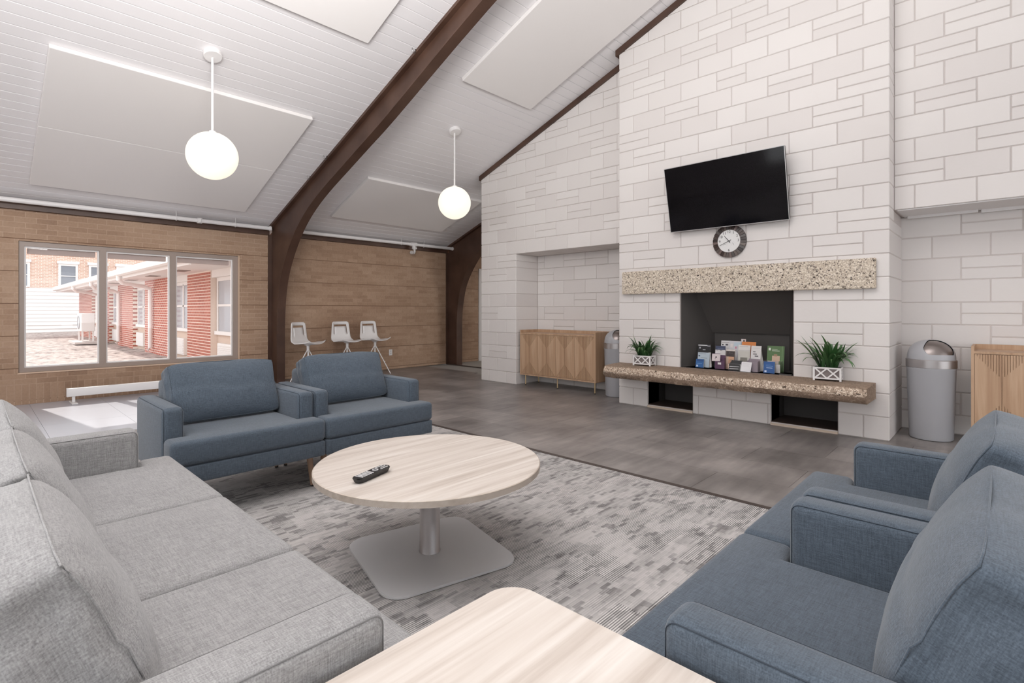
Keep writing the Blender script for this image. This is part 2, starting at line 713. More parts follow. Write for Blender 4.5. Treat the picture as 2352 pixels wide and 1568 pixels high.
# vinyl strip along the window wall, sky glare put into its pale colour (between the carpet and the brick)
M_VINP = plain('glare_pale_vinyl', (196, 196, 204), 0.3)
for i in range(8):
    for j in range(3):
        x0 = -2.2 + i * 0.67
        tile(floor_o, x0, min(x0 + 0.67, 3.14), 6.0 + j * 0.85, 6.0 + (j + 1) * 0.85, 0.0, M_VINP)
# concrete tiles beyond the second arch
M_CONC = plain('pale_concrete_tile', (178, 176, 170), 0.6)
for i in range(4):
    for j in range(4):
        tile(floor_o, 6.98 + i * 0.6, 6.98 + (i + 1) * 0.6, 6.2 + j * 0.6, 6.2 + (j + 1) * 0.6, 0.0, M_CONC)

carp = B((-4.0, 3.135, -8.0, 5.985, -0.011, 0.004))
tag(obj('carpet', carp, M_CARPET), 'grey carpet with broken stripe pattern under the sofa and armchairs', 'carpet')
bm = B((3.135, 3.172, -8.0, 6.0, -0.011, 0.007))
struct('trim_1', bm, plain('dark_transition_strip', (72, 62, 58), 0.5))
bm = B((6.945, 6.985, 6.0, YB, -0.011, 0.006))
struct('trim_2', bm, plain('dark_transition_strip', (72, 62, 58), 0.5))

# ------------------------------------------------------------------ ceiling
bm = bmesh.new()
prism(bm, [(YB + 0.3, ceil_z(YB + 0.3) + 0.008), (YR, ceil_z(YR) + 0.008), (-8.3, ceil_z(-8.3) + 0.008),
           (-8.3, ceil_z(-8.3) + 0.2), (YR, ceil_z(YR) + 0.2), (YB + 0.3, ceil_z(YB + 0.3) + 0.2)], 'X', -4.2, 10.0)
struct('ceiling', bm, M_CEILB)
ceil_o = bpy.data.objects['ceiling']
PW = 0.1257
npl = int((YB - 1.0) / (PW * CT))
plank_me = {}
for x0, x1 in ((-1.4, 3.29), (3.42, 6.93)):
    L = x1 - x0
    bm = bmesh.new()
    hw = PW / 2 - 0.0022
    prism(bm, [(-hw, 0.006), (-hw, 0.0025), (-hw + 0.003, 0), (hw - 0.003, 0), (hw, 0.0025), (hw, 0.006)], 'X', -L / 2, L / 2)
    me = mesh_from(bm, 'plank', M_CEIL)
    for i in range(npl):
        yc = YB - (i + 0.5) * PW * CT
        link('plank', me, ceil_o, ((x0 + x1) / 2, yc, ceil_z(yc)), (-TH, 0, 0))

# acoustic panels


def panel(x0, x1, y0, y1, label, n=1, th=0.045):
    """board(s) hung flat against the slope between plan lines y0<y1"""
    yc = (y0 + y1) / 2
    e = empty('acoustic_panel', ((x0 + x1) / 2, yc, ceil_z(yc)), 0, label, 'acoustic panel', 'acoustic panels under the sloped ceiling')
    e.rotation_euler = (-TH, 0, 0)
    W_, D_ = x1 - x0, (y1 - y0) / CT
    for k in range(n):
        a = -D_ / 2 + D_ * k / n + (0.0015 if k else 0)
        c = -D_ / 2 + D_ * (k + 1) / n - (0.0015 if k < n - 1 else 0)
        obj('board', rbox(-W_ / 2, W_ / 2, a, c, -th, -0.001, 0.006, 2), M_PANEL, e)


panel(0.455, 2.785, 5.92, 8.12, 'large white acoustic panel behind the nearer globe lamp, left of the arch', 2)
panel(0.36, 2.775, 2.40, 4.68, 'white acoustic panel at the top edge left of the arch, above the nearer lamp', 2)
panel(4.01, 5.22, 2.36, 4.65, 'long white acoustic panel right of the arch, next to the sloping wall trim', 1)
panel(4.03, 6.31, 6.78, 7.93, 'white acoustic panel low on the slope behind the farther globe lamp', 1)

# ------------------------------------------------------------------ white block walls
block_me = {}


def block(parent, y0, y1, z0, z1, xf, depth, clip=False, gap=0.0068):
    g = gap / 2
    y0 += g
    y1 -= g
    z0 += g
    z1 -= g
    if y1 - y0 < 0.02 or z1 - z0 < 0.02:
        return
    if clip:
        top0, top1 = ceil_z(y0) - 0.05, ceil_z(y1) - 0.05
        if z0 > max(top0, top1) - 0.02:
            return
        if z1 > min(top0, top1):
            poly = [(y0, z0), (y1, z0), (y1, z1), (y0, z1)]
            out = []
            for i in range(4):
                a, b_ = poly[i], poly[(i + 1) % 4]
                da, db = ceil_z(a[0]) - 0.05 - a[1], ceil_z(b_[0]) - 0.05 - b_[1]
                if da >= 0:
                    out.append(a)
                if da * db < 0:
                    t = da / (da - db)
                    out.append((a[0] + (b_[0] - a[0]) * t, a[1] + (b_[1] - a[1]) * t))
            if len(out) < 3:
                return
            yc = sum(p[0] for p in out) / len(out)
            zc = sum(p[1] for p in out) / len(out)
            bm = bmesh.new()
            prism(bm, [(p[0] - yc, p[1] - zc) for p in out], 'X', 0, depth)
            obj('block', bm, M_BLOCK, parent, (xf, yc, zc))
            return
    w, h = round(y1 - y0, 3), round(z1 - z0, 3)
    key = (w, h, depth)
    if key not in block_me:
        bm = bmesh.new()
        box(bm, 0, depth, -w / 2, w / 2, -h / 2, h / 2)
        bmesh.ops.bevel(bm, geom=bm.edges[:], offset=0.005, segments=1, affect='EDGES')
        block_me[key] = mesh_from(bm, 'block', M_BLOCK)
    link('block', block_me[key], parent, (xf, (y0 + y1) / 2, (z0 + z1) / 2))


def block_wall(parent, J, rows, odd_first, xf, depth, slits=(), openings=(), clip=False, deep=None):
    """J: joint positions (decreasing y) at half-block spacing; rows: z boundaries"""
    n = len(J) - 1
    for k in range(len(rows) - 1):
        z0, z1 = rows[k], rows[k + 1]
        odd = (k % 2 == 0) == odd_first
        idx = [0] + list(range(1 if odd else 2, n, 2)) + [n]
        for a, b_ in zip(idx, idx[1:]):
            y1, y0 = J[a], J[b_]
            split = any(y0 < sy < y1 and z0 < sz < z1 for sy, sz in slits)
            zs = [(z0, (z0 + z1) / 2), ((z0 + z1) / 2, z1)] if split else [(z0, z1)]
            for za, zb in zs:
                for r in subtract([(y0, y1, za, zb)], openings):
                    d = depth
                    if deep:
                        d = deep(*r) or depth
                    block(parent, r[0], r[1], r[2], r[3], xf, d, clip)


def slope_poly(y0, y1, z0, drop=0.05):
    ys = [y1, y0]
    top = [(y, ceil_z(y) - drop) for y in ys]
    if y0 < YR < y1:
        top = [top[0], (YR, ceil_z(YR) - drop), top[1]]
    return [(y0, z0), (y1, z0)] + top


# left gable wall with recess
XG = 5.75
HL, HR = 1.998, 2.04
bm = bmesh.new()
prism(bm, slope_poly(3.42, 6.172, HL + 0.004, 0.055), 'X', XG + 0.008, 6.42)
box(bm, XG + 0.008, 6.42, 5.403, 6.172, 0, HL + 0.004)
box(bm, 6.258, 6.42, 3.42, 5.403, 0, HL + 0.004)
struct('wall_gable_left', bm, M_MORTAR)
wl = bpy.data.objects['wall_gable_left']
JL = [6.18, 5.99, 5.805, 5.605, 5.395, 5.207, 5.012, 4.815, 4.62, 4.42, 4.222, 4.022, 3.82, 3.61, 3.415]
rowsL = [0.0, 0.18] + [0.18 + 0.202 * k for k in range(1, 25)]
slL = [(4.61, 3.73), (4.01, 3.54), (5.19, 3.51), (5.78, 3.29), (4.81, 3.13), (3.82, 3.33), (3.82, 2.93), (5.01, 2.9), (4.42, 2.72), (5.98, 2.69),
       (5.21, 2.71), (4.22, 2.52), (5.79, 2.49), (4.82, 2.32), (3.71, 2.32), (3.69, 3.96), (5.6, 1.9), (5.79, 1.69), (5.97, 1.09), (5.78, 0.49)]
block_wall(wl, JL, rowsL, True, XG, 0.10, slL, [(3.0, 5.395, -1, HL)], True,
           lambda a, b_, c, d: 0.505 if (a < 5.41 and d <= HL + 0.01) else (0.5 if c < HL + 0.01 and d > HL and a < 5.3 else None))
JRB = [5.395, 5.255, 5.065, 4.865, 4.67, 4.468, 4.27, 4.07, 3.87, 3.67, 3.42]
rowsRB = rowsL[:11]
slRB = [(5.33, 1.9), (5.23, 1.7), (4.67, 1.9), (4.27, 1.9), (3.99, 1.51), (4.47, 1.3), (5.05, 1.1), (3.98, 1.09), (4.86, 0.89), (4.08, 0.89)]
block_wall(wl, JRB, rowsRB, False, 6.25, 0.09, slRB)

# right gable wall with recess
bm = bmesh.new()
prism(bm, slope_poly(-1.2, 0.80, HR + 0.004, 0.055), 'X', XG + 0.008, 6.42)
box(bm, 6.254, 6.42, -3.0, 0.80, 0, HR + 0.01)
box(bm, XG + 0.008, 6.42, -8.2, -3.0, 0, HR + 0.01)
prism(bm, slope_poly(-8.2, -1.2, HR + 0.004, 0.055), 'X', XG + 0.008, 6.42)
struct('wall_gable_right', bm, M_MORTAR)
wr = bpy.data.objects['wall_gable_right']
JR = [0.715, 0.566, 0.366, 0.158, -0.045] + [-0.045 - 0.203 * k for k in range(1, 6)]
rowsR = [HR + 0.2065 * k for k in range(0, 18)]
block_wall(wr, JR, rowsR, True, XG, 0.10, [(0.16, 3.59), (0.36, 3.39), (0.35, 2.98), (-0.08, 2.78), (0.01, 2.57), (0.54, 2.35)], (), True,
           lambda a, b_, c, d: 0.5 if c < HR + 0.05 else None)
JRR = [0.74, 0.487, 0.28, 0.08, -0.124, -0.33, -0.535, -0.74, -0.945, -1.15]
rowsRR = [HR - 0.2072 * k for k in range(9, -1, -1)]
rowsRR = [0.0] + rowsRR
block_wall(wr, JRR, rowsRR, True, 6.25, 0.09, [(-0.03, 1.94), (0.27, 1.52), (0.27, 1.11), (0.07, 0.91), (0.6, 0.47), (0.3, 0.3)])
obj('lintel', B((XG + 0.02, 6.24, -2.9, 0.69, HR - 0.006, HR + 0.003)), M_WHITE, wr)
obj('conduit', B((6.16, 6.19, 0.16, 0.66, HR - 0.03, HR - 0.006), (6.19, 6.22, -0.9, 0.14, HR - 0.034, HR - 0.006)), M_WHITE, wr)

# chimney breast
XF = 5.49
FO = (1.471, 2.631, 0.50, 1.34)
N1 = (2.482, 3.03, 0.03, 0.36)
N2 = (1.10, 1.676, 0.03, 0.36)
OPS = [FO, N1, N2]
bm = bmesh.new()
for (y0, y1, z0, z1) in subtract([(0.718, 3.412, 0, 1.5)], OPS):
    box(bm, XF + 0.008, XG + 0.02, y0, y1, z0, z1)
prism(bm, slope_poly(0.718, 3.412, 1.5, 0.055), 'X', XF + 0.008, XG + 0.02)
box(bm, XG + 0.02, 6.3, 0.718, 1.09, 0, HR)
box(bm, XG + 0.02, 6.3, 3.05, 3.412, 0, HR)
struct('wall_chimney_breast', bm, M_MORTAR)
wb = bpy.data.objects['wall_chimney_breast']
JB = [3.42, 3.22, 3.02, 2.815, 2.62, 2.418, 2.215, 2.06, 1.915, 1.704, 1.51, 1.306, 1.105, 0.905, 0.71]
rowsB = [0.2045 * k for k in range(0, 25)]
slB = [(3.21, 3.93), (3.01, 3.73), (2.61, 3.34), (2.07, 3.55), (2.42, 3.95), (2.24, 4.16), (3.22, 3.13), (1.67, 3.96), (1.5, 3.36), (1.09, 3.76), (0.9, 3.16),
       (1.1, 2.95), (1.89, 4.14), (3.02, 2.92), (2.89, 2.32), (2.8, 2.11), (3.23, 1.9), (3.03, 1.7), (1.31, 2.33), (1.41, 2.13), (0.9, 1.94), (1.11, 1.72),
       (3.03, 0.89), (1.11, 0.9)]


def breast_depth(a, b_, c, d):
    if a < 0.72:
        return 0.758 if c < HR - 0.1 else 0.262
    if b_ > 3.41:
        return 0.255
    if FO[2] - 0.1 < c < FO[3] and (abs(b_ - FO[0]) < 0.01 or abs(a - FO[1]) < 0.01):
        return 0.036
    return None


block_wall(wb, JB, rowsB, True, XF, 0.10, slB, OPS, True, breast_depth)
# firebox: splayed sides, back, sloping smoke shelf
bm = bmesh.new()


def quad(bm, *p):
    return bm.faces.new([bm.verts.new(q) for q in p])


xa, xb = XF + 0.035, 6.02
quad(bm, (xa, 2.630, 0.5), (xb, 2.45, 0.5), (xb, 2.45, 1.5), (xa, 2.630, 1.5))
quad(bm, (xa, 1.472, 0.5), (xb, 1.65, 0.5), (xb, 1.65, 1.5), (xa, 1.472, 1.5))
quad(bm, (xb, 2.45, 0.5), (xb, 1.65, 0.5), (xb, 1.65, 0.88), (xb, 2.45, 0.88))
quad(bm, (xb - 0.03, 2.47, 0.88), (xb - 0.03, 1.63, 0.88), (5.72, 1.50, 1.36), (5.72, 2.60, 1.36))
quad(bm, (xb, 2.47, 0.88), (xb, 1.63, 0.88), (xb - 0.03, 1.63, 0.88), (xb - 0.03, 2.47, 0.88))
quad(bm, (XF + 0.02, 2.64, 0.5), (XF + 0.02, 1.46, 0.5), (xb, 1.46, 0.5), (xb, 2.64, 0.5))
quad(bm, (XF + 0.02, 2.64, 1.345), (XF + 0.02, 1.46, 1.345), (5.73, 1.46, 1.365), (5.73, 2.64, 1.365))
obj('firebox_lining', bm, M_FIRE, wb)
for (y0, y1, z0, z1) in (N1, N2):
    bm = bmesh.new()
    x1 = 5.93
    quad(bm, (XF + 0.03, y0, z0), (x1, y0, z0), (x1, y0, z1), (XF + 0.03, y0, z1))
    quad(bm, (XF + 0.03, y1, z0), (x1, y1, z0), (x1, y1, z1), (XF + 0.03, y1, z1))
    quad(bm, (x1, y0, z0), (x1, y1, z0), (x1, y1, z1), (x1, y0, z1))
    quad(bm, (XF + 0.03, y0, z1), (x1, y0, z1), (x1, y1, z1), (XF + 0.03, y1, z1))
    obj('niche_lining', bm, plain('dark_niche_paint', (74, 70, 68), 0.7), wb)
    obj('niche_base', B((XF + 0.01, x1, y0, y1, 0.012, z0 + 0.004)), plain('dark_brown_tile', (84, 68, 60), 0.6), wb)
    obj('niche_threshold', B((XF - 0.006, XF + 0.012, y0, y1, 0.0, 0.022)), plain('cream_strip', (214, 196, 178), 0.6), wb)

# sloping brown trims at the roof line
for k, (xf, y0, y1) in enumerate(((XG - 0.03, 3.42, 6.20), (XF - 0.03, 0.71, 3.45), (XG - 0.03, -1.2, 0.70))):
    bm = bmesh.new()
    p = [(y0, ceil_z(y0) - 0.075), (y1, ceil_z(y1) - 0.075), (y1, ceil_z(y1) - 0.003), (y0, ceil_z(y0) - 0.003)]
    if y0 < YR < y1:
        p = [(y0, ceil_z(y0) - 0.075), (YR, ceil_z(YR) - 0.075), (y1, ceil_z(y1) - 0.075), (y1, ceil_z(y1) - 0.003), (YR, ceil_z(YR) - 0.003), (y0, ceil_z(y0) - 0.003)]
    prism(bm, p, 'X', xf, xf + 0.06 if k != 1 else XG)
    struct('trim_%d' % (3 + k), bm, M_BROWN)

# ------------------------------------------------------------------ tan brick wall (window wall)
brick_me = {}
CAMP = Vector((0, 0, 1.14))


def in_frame(p):
    d = Vector(p) - CAMP
    a = radians(43.637)
    f = d.x * cos(a) + d.y * sin(a)
    r = d.x * sin(a) - d.y * cos(a)
    if f < 0.2:
        return False
    u, v = 1176 + 1183 * r / f, 712 - 1183 * d.z / f
    return -20 < u < 2372 and -20 < v < 1588


def brick_part(parent, x0, x1, z0, z1, yf=YB):
    w, h = round(x1 - x0, 3), round(z1 - z0, 3)
    if (w, h) not in brick_me:
        brick_me[(w, h)] = mesh_from(B((-w / 2, w / 2, 0, 0.012, -h / 2, h / 2)), 'brick', M_BRICK)
    link('brick', brick_me[(w, h)], parent, ((x0 + x1) / 2, yf + random.uniform(-0.0007, 0.0007), (z0 + z1) / 2))


def brick_wall(name, x0, x1, ztop, holes, soldier, cap=285, hides=(), mort=None):
    bm = bmesh.new()
    # solid core behind, then one flush mortar bed per band of six courses
    for r in subtract([(x0, x1, 0, ztop + 0.08)], holes):
        box(bm, r[0], r[1], YB + 0.011, YB + 0.26, r[2], r[3])
    wall = struct(name, bm, M_BJOINT)
    bands = []
    z = 0.05 - 0.39
    while z < ztop:
        bands.append((max(z, 0), min(z + 0.39, ztop)))
        z += 0.39
    mb = bmesh.new()
    for (a, c) in bands:
        for r in subtract([(x0, x1, a + 0.004, c - 0.004)], holes):
            box(mb, r[0], r[1], YB + 0.0022, YB + 0.012, r[2], r[3])
    obj('mortar', mb, mort or M_BMORT, wall)
    L, H = 0.195, 0.065
    bricks = []
    k = 0
    z = 0.05 - H
    zs = 0.245 if soldier else 0.0
    if soldier:
        x = x0
        while x < x1 - 0.02:
            bricks.append((x + 0.004, min(x + 0.065, x1) - 0.004, 0.0, 0.24))
            x += 0.065
    while z < ztop - 0.01:
        za, zb = max(z, zs), min(z + H, ztop)
        if zb - za > 0.02:
            off = (k % 2) * L / 2
            x = x0 - off
            while x < x1 - 0.01:
                a, c = max(x, x0), min(x + L, x1)
                if c - a > 0.02:
                    for r in subtract([(a, c, za, zb)], holes):
                        if r[1] - r[0] > 0.02 and r[3] - r[2] > 0.02:
                            bricks.append((r[0] + 0.004, r[1] - 0.004, r[2] + 0.004, r[3] - 0.004))
                x += L
        z += H
        k += 1

    def score(b_):
        p = ((b_[0] + b_[1]) / 2, YB, (b_[2] + b_[3]) / 2)
        hid = any(h[0] < p[0] < h[1] and h[2] < p[2] < h[3] for h in hides)
        d = (Vector(p) - CAMP).length
        return (0 if (in_frame(p) and not hid) else 1, d / max(0.03, b_[1] - b_[0]))
    bricks.sort(key=score)
    for b_ in bricks[:cap]:
        brick_part(wall, *b_)
    if len(bricks) > cap:
        rb = bmesh.new()
        for b_ in bricks[cap:]:
            box(rb, b_[0], b_[1], YB, YB + 0.012, b_[2], b_[3])
        o = obj('brick_courses', rb, M_BRICK, wall)
        o['kind'] = 'stuff'
    return wall


WX0, WX1, WZ0, WZ1 = 0.387, 2.845, 0.382, 1.975
ZT = 2.345
brick_wall('wall_left', -1.6, 3.285, ZT, [(WX0, WX1, WZ0, WZ1)], True, hides=[(1.2, 3.3, -1, 0.32), (-2, 0.17, -1, 3)], mort=M_BMORT_L)
brick_wall('wall_left_middle', 3.41, 6.935, ZT, [], False)
brick_wall('wall_left_end', 7.07, 9.6, ZT, [(7.90, 8.9, -1, 2.0)], False, cap=120, hides=[(8.0, 10, -1, 3)])
# enclosing walls out of view
struct('wall_end', B((9.6, 9.8, -8.2, YB + 0.2, 0, 5.8)), plain('tan_plaster', (186, 156, 130), 0.8))
bm = bmesh.new()
for r in subtract([(-8.2, 8.8, 0, 5.9)], [(-2.5, 4.5, 0.6, 3.2)]):
    box(bm, -4.2, -4.05, r[0], r[1], r[2], r[3])
struct('wall_back', bm, M_WHITE)
bm = bmesh.new()
for r in subtract([(-4.2, 9.8, 0, 3.0)], [(-2.8, 5.2, 0.4, 2.35)]):
    box(bm, r[0], r[1], -8.35, -8.2, r[2], r[3])
struct('wall_right', bm, M_WHITE)
struct('wall_left_start', B((-4.2, -1.6, YB, YB + 0.25, 0, 2.5)), plain('tan_plaster', (186, 156, 130), 0.8))

# dark fascia above the brick and door casing far right
struct('trim_6', B((-1.6, 3.29, YB - 0.05, YB + 0.03, ZT, Z0 - 0.005), (3.41, 6.94, YB - 0.05, YB + 0.03, ZT, Z0 - 0.005), (7.07, 9.6, YB - 0.05, YB + 0.03, ZT, Z0 - 0.005)), M_BROWN)
dr = struct('door_1', rbox(7.955, 8.845, YB + 0.03, YB + 0.08, 0.005, 1.985, 0.004, 1), plain('pale_door', (206, 196, 186), 0.5))
obj('casing', B((7.87, 7.95, YB - 0.025, YB + 0.02, 0, 2.0), (8.85, 8.93, YB - 0.025, YB + 0.02, 0, 2.0), (7.87, 8.93, YB - 0.025, YB + 0.02, 2.0, 2.07)), M_WHITE, dr)

# ------------------------------------------------------------------ window with three lights
YW = YB + 0.02
bm = bmesh.new()
xs_m = [(WX0 + 0.004, 0.437), (1.155, 1.224), (1.945, 2.018), (2.772, WX1 - 0.004)]
for a, c in xs_m:
    box(bm, a, c, YW, YW + 0.075, WZ0 + 0.004, WZ1 - 0.004)
for a, c in zip(xs_m, xs_m[1:]):
    box(bm, a[1], c[0], YW, YW + 0.075, WZ0 + 0.004, 0.44)
    box(bm, a[1], c[0], YW, YW + 0.075, 1.917, WZ1 - 0.004)
win = struct('window_1', bm, M_TAUPE)
M_BEAD = plain('white_glazing_bead', (240, 236, 234), 0.4)
for a, c in zip(xs_m, xs_m[1:]):
    x0, x1 = a[1], c[0]
    b_ = 0.018
    obj('glazing_bead', B((x0, x0 + b_, YW + 0.03, YW + 0.06, 0.44, 1.917), (x1 - b_, x1, YW + 0.03, YW + 0.06, 0.44, 1.917),
                          (x0 + b_, x1 - b_, YW + 0.03, YW + 0.06, 0.44, 0.458), (x0 + b_, x1 - b_, YW + 0.03, YW + 0.06, 1.899, 1.917)), M_BEAD, win)
    obj('pane', B((x0 + b_, x1 - b_, YW + 0.044, YW + 0.049, 0.458, 1.899)), M_GLASS, win)
    obj('roller_shade', rbox(x0 + 0.03, x1 - 0.03, YW + 0.09, YW + 0.13, 1.83, 1.905, 0.01, 2), M_SHADE, win)
obj('window_sill', B((WX0 - 0.01, WX1 + 0.02, YB - 0.012, YW, WZ0 - 0.012, WZ0 + 0.003)), plain('pale_sill', (214, 186, 162), 0.6), win)
obj('jamb_liner', B((WX1 - 0.004, WX1 + 0.012, YB - 0.004, YW + 0.02, WZ0, WZ1)), plain('pale_sill', (214, 186, 162), 0.6), win)

# ------------------------------------------------------------------ steel arches


def arch(x0, w, label, hooks=()):
    e = empty('roof_arch', (x0 + w / 2, YB, 0), 0, label, 'arch')
    inner = [(8.19, 0), (8.19, 0.45), (8.19, 0.84), (8.16, 1.22), (8.06, 1.61), (7.88, 1.92), (7.62, 2.22), (7.36, 2.435), (7.04, 2.625), (6.67, 2.79),
             (6.2, 2.965), (5.66, 3.165), (5.1, 3.375), (3.57, ceil_z(3.57) - 0.285), (1.6, ceil_z(1.6) - 0.28), (YR, ceil_z(YR) - 0.28)]
    outer = [(8.55, 0), (8.55, 0.45), (8.55, 0.9), (8.55, 1.3), (8.55, 1.75), (8.55, 2.2), (8.5, ceil_z(8.5)), (7.85, ceil_z(7.85)), (7.25, ceil_z(7.25)),
             (6.8, ceil_z(6.8)), (6.3, ceil_z(6.3)), (5.75, ceil_z(5.75)), (5.2, ceil_z(5.2)), (3.65, ceil_z(3.65)), (1.68, ceil_z(1.68)), (YR, ceil_z(YR))]
    I = catmull(inner, 4)
    O = []
    for i in range(len(outer) - 1):
        for j in range(4):
            t = j / 4
            O.append((outer[i][0] + (outer[i + 1][0] - outer[i][0]) * t, outer[i][1] + (outer[i + 1][1] - outer[i][1]) * t))
    O.append(outer[-1])

    def strip(pts, off, th, hw):
        bm = bmesh.new()
        rows = []
        for i, p in enumerate(pts):
            q0, q1 = pts[max(i - 1, 0)], pts[min(i + 1, len(pts) - 1)]
            t = Vector((q1[0] - q0[0], q1[1] - q0[1])).normalized()
            n = Vector((t.y, -t.x)) * off
            rows.append([bm.verts.new((s * hw, p[0] + n.x * k * th - YB, p[1] + n.y * k * th)) for s, k in ((-1, 0), (1, 0), (1, 1), (-1, 1))])
        for A, C in zip(rows, rows[1:]):
            for k in range(4):
                bm.faces.new((A[k], A[(k + 1) % 4], C[(k + 1) % 4], C[k]))
        bm.faces.new(rows[0])
        bm.faces.new(rows[-1])
        return bm
    obj('inner_flange', strip(I, 1, 0.016, w / 2), M_BROWN, e, angle=40)
    O2 = [(8.548, 0.0), (8.548, 2.35)]
    O3 = [(y, ceil_z(y) - 0.001) for y in (8.52, 6.0, 3.0, YR)]
    obj('column_flange', strip(O2, -1, 0.016, w / 2), M_BROWN, e)
    obj('rafter_flange', strip(O3, -1, 0.035, w / 2), M_BROWN, e)
    bm = bmesh.new()
    for s in (-1, 1):
        Vi = [bm.verts.new((s * 0.008, p[0] - YB, p[1])) for p in I]
        Vo = [bm.verts.new((s * 0.008, p[0] - YB, p[1] - 0.002)) for p in O]
        for k in range(len(I) - 1):
            bm.faces.new((Vi[k], Vi[k + 1], Vo[k + 1], Vo[k]))
    obj('web', bm, M_BROWN, e)
    for side, y, dz in hooks:
        bm = bmesh.new()
        c = Vector((side * (w / 2 + 0.005), y - YB, ceil_z(y) - dz))
        tube(bm, [c + Vector((0, 0, 0.03)), c, c + Vector((side * 0.02, 0, -0.018)), c + Vector((side * 0.04, 0, -0.004)), c + Vector((side * 0.04, 0, 0.03))], 0.006, 6)
        obj('hook', bm, M_STEEL, e, smooth=True)
    return e


arch(3.28, 0.125, 'dark brown steel arch between the window and the white stools', [(-1, 4.55, 0.03), (-1, 6.55, 0.03), (-1, 7.05, 0.03), (1, 4.2, 0.2)])
arch(6.93, 0.15, 'dark brown steel arch at the far end beside the white block wall')

# ------------------------------------------------------------------ sprinkler pipe runs


def pipe(x0, x1, label, hangers, coupling=None, valve=None):
    e = empty('ceiling_pipe', (x0, 8.40, 2.432), 0, label, 'pipe')
    bm = bmesh.new()
    tube(bm, [(0, 0, 0), (x1 - x0, 0, 0)], 0.03, 16)
    obj('pipe_run', bm, M_WMET, e, angle=40)
    for hx in hangers:
        bm = bmesh.new()
        tube(bm, [(hx - x0, 0.034 * cos(a), 0.034 * sin(a)) for a in [k * pi / 6 for k in range(-3, 10)]], 0.005, 6)
        tube(bm, [(hx - x0, 0, 0.03), (hx - x0, 0, 0.055), (hx - x0 - 0.008, -0.03, 0.095)], 0.008, 6, r2=0.003)
        obj('hanger', bm, M_WMET, e, smooth=True)
    if coupling:
        bm = bmesh.new()
        tube(bm, [(coupling - x0 - 0.03, 0, 0), (coupling - x0 + 0.03, 0, 0)], 0.04, 16)
        tube(bm, [(coupling - x0, -0.045, 0.03), (coupling - x0, -0.045, -0.03)], 0.01, 8)
        obj('coupling', bm, M_WMET, e, angle=40)
    if valve:
        v = valve - x0
        bm = bmesh.new()
        tube(bm, [(v - 0.07, 0, 0), (v + 0.07, 0, 0)], 0.04, 16)
        tube(bm, [(v, 0, 0), (v, -0.03, -0.1)], 0.034, 12)
        tube(bm, [(v - 0.045, -0.03, -0.075), (v + 0.045, -0.03, -0.075)], 0.022, 10)
        tube(bm, [(v, -0.03, -0.09), (v - 0.01, -0.05, -0.15), (v - 0.05, -0.08, -0.185), (v - 0.10, -0.1, -0.185)], 0.022, 10)
        obj('valve', bm, M_WMET, e, angle=50)
        bm = bmesh.new()
        lathe(bm, [(0, 0), (0.034, 0.002), (0.036, 0.012), (0.036, 0.03), (0, 0.034)], 20)
        g = obj('sight_glass', bm, plain('valve_gauge', (206, 200, 196), 0.2, 0.3), e, (v - 0.11, -0.1, -0.185), (0, radians(-70), radians(50)), angle=40)
    bm = bmesh.new()
    tube(bm, [(x1 - x0 - 0.012, 0, 0), (x1 - x0 + 0.012, 0, 0)], 0.037, 16)
    obj('end_cap', bm, M_WMET, e, angle=40)
    return e


pipe(-1.5, 3.26, 'white ceiling pipe running along the brick wall above the window', [1.98, 2.75], 2.27)
pipe(3.44, 6.99, 'white ceiling pipe with a hanging valve above the white stools', [5.72, 6.25], None, 6.0)

# ------------------------------------------------------------------ pendants


def pendant(x, y, zc, label, r=0.222):
    zt = ceil_z(y)
    e = empty('pendant_lamp', (x, y, zt), 0, label, 'lamp', 'opal globe pendants')
    bm = bmesh.new()
    lathe(bm, [(0.0, 0.004), (0.078, 0.004), (0.08, -0.012), (0.08, -0.04), (0.074, -0.046), (0.0, -0.046)], 28)
    obj('canopy', bm, M_WMET, e, (0, 0, 0), (-TH if y > YR else TH, 0, 0), angle=40)
    bm = bmesh.new()
    top = zc + r - zt
    tube(bm, [(0, 0, -0.03), (0, 0, top - 0.005)], 0.0115, 10)
    lathe(bm, [(0.03, top - 0.012), (0.03, top + 0.012), (0.012, top + 0.02)], 16)
    obj('stem', bm, M_WMET, e, angle=40)
    bm = bmesh.new()
    bmesh.ops.create_uvsphere(bm, u_segments=40, v_segments=24, radius=r)
    obj('globe', bm, M_GLOBE, e, (0, 0, zc - zt), smooth=True)


pendant(1.587, 5.468, 2.613, 'nearer white globe lamp left of the arch, on a rod')
pendant(4.559, 5.434, 2.606, 'farther white globe lamp right of the arch, on a rod')


# ------------------------------------------------------------------ upholstered seating


def pillow_pt(a, b_, c, w, h, t, bulge):
    """boxed pillow surface: a across, b_ up, c through; corners stay full and slightly eared"""
    fa, fb, fc = 1 - abs(a) ** 3, 1 - abs(b_) ** 3, 1 - c * c
    ear = (abs(a) * abs(b_)) ** 6
    x = a * w / 2 * (0.985 - 0.03 * (1 - b_ * b_) * (1 - fc)) + a * 0.012 * fb * fc
    z = b_ * (h / 2 - (0.008 * (1 - fa) if b_ > 0 else 0)) + b_ * (0.004 * fa + 0.012 * fc * fa) - 0.006 * ear * b_
    edge = 0.70 if b_ > 0 else 0.9
    y = c * (t / 2) * (edge + (1 - edge) * fb * 0.6 + 0.0) + c * bulge * (fa ** 0.8) * (fb ** 0.8)
    # stuffing sags: the lower half is fuller in front
    y += -0.004 * (1 - b_) * fa * (1 if c < 0 else 0) * fb
    return Vector((x, y, z))


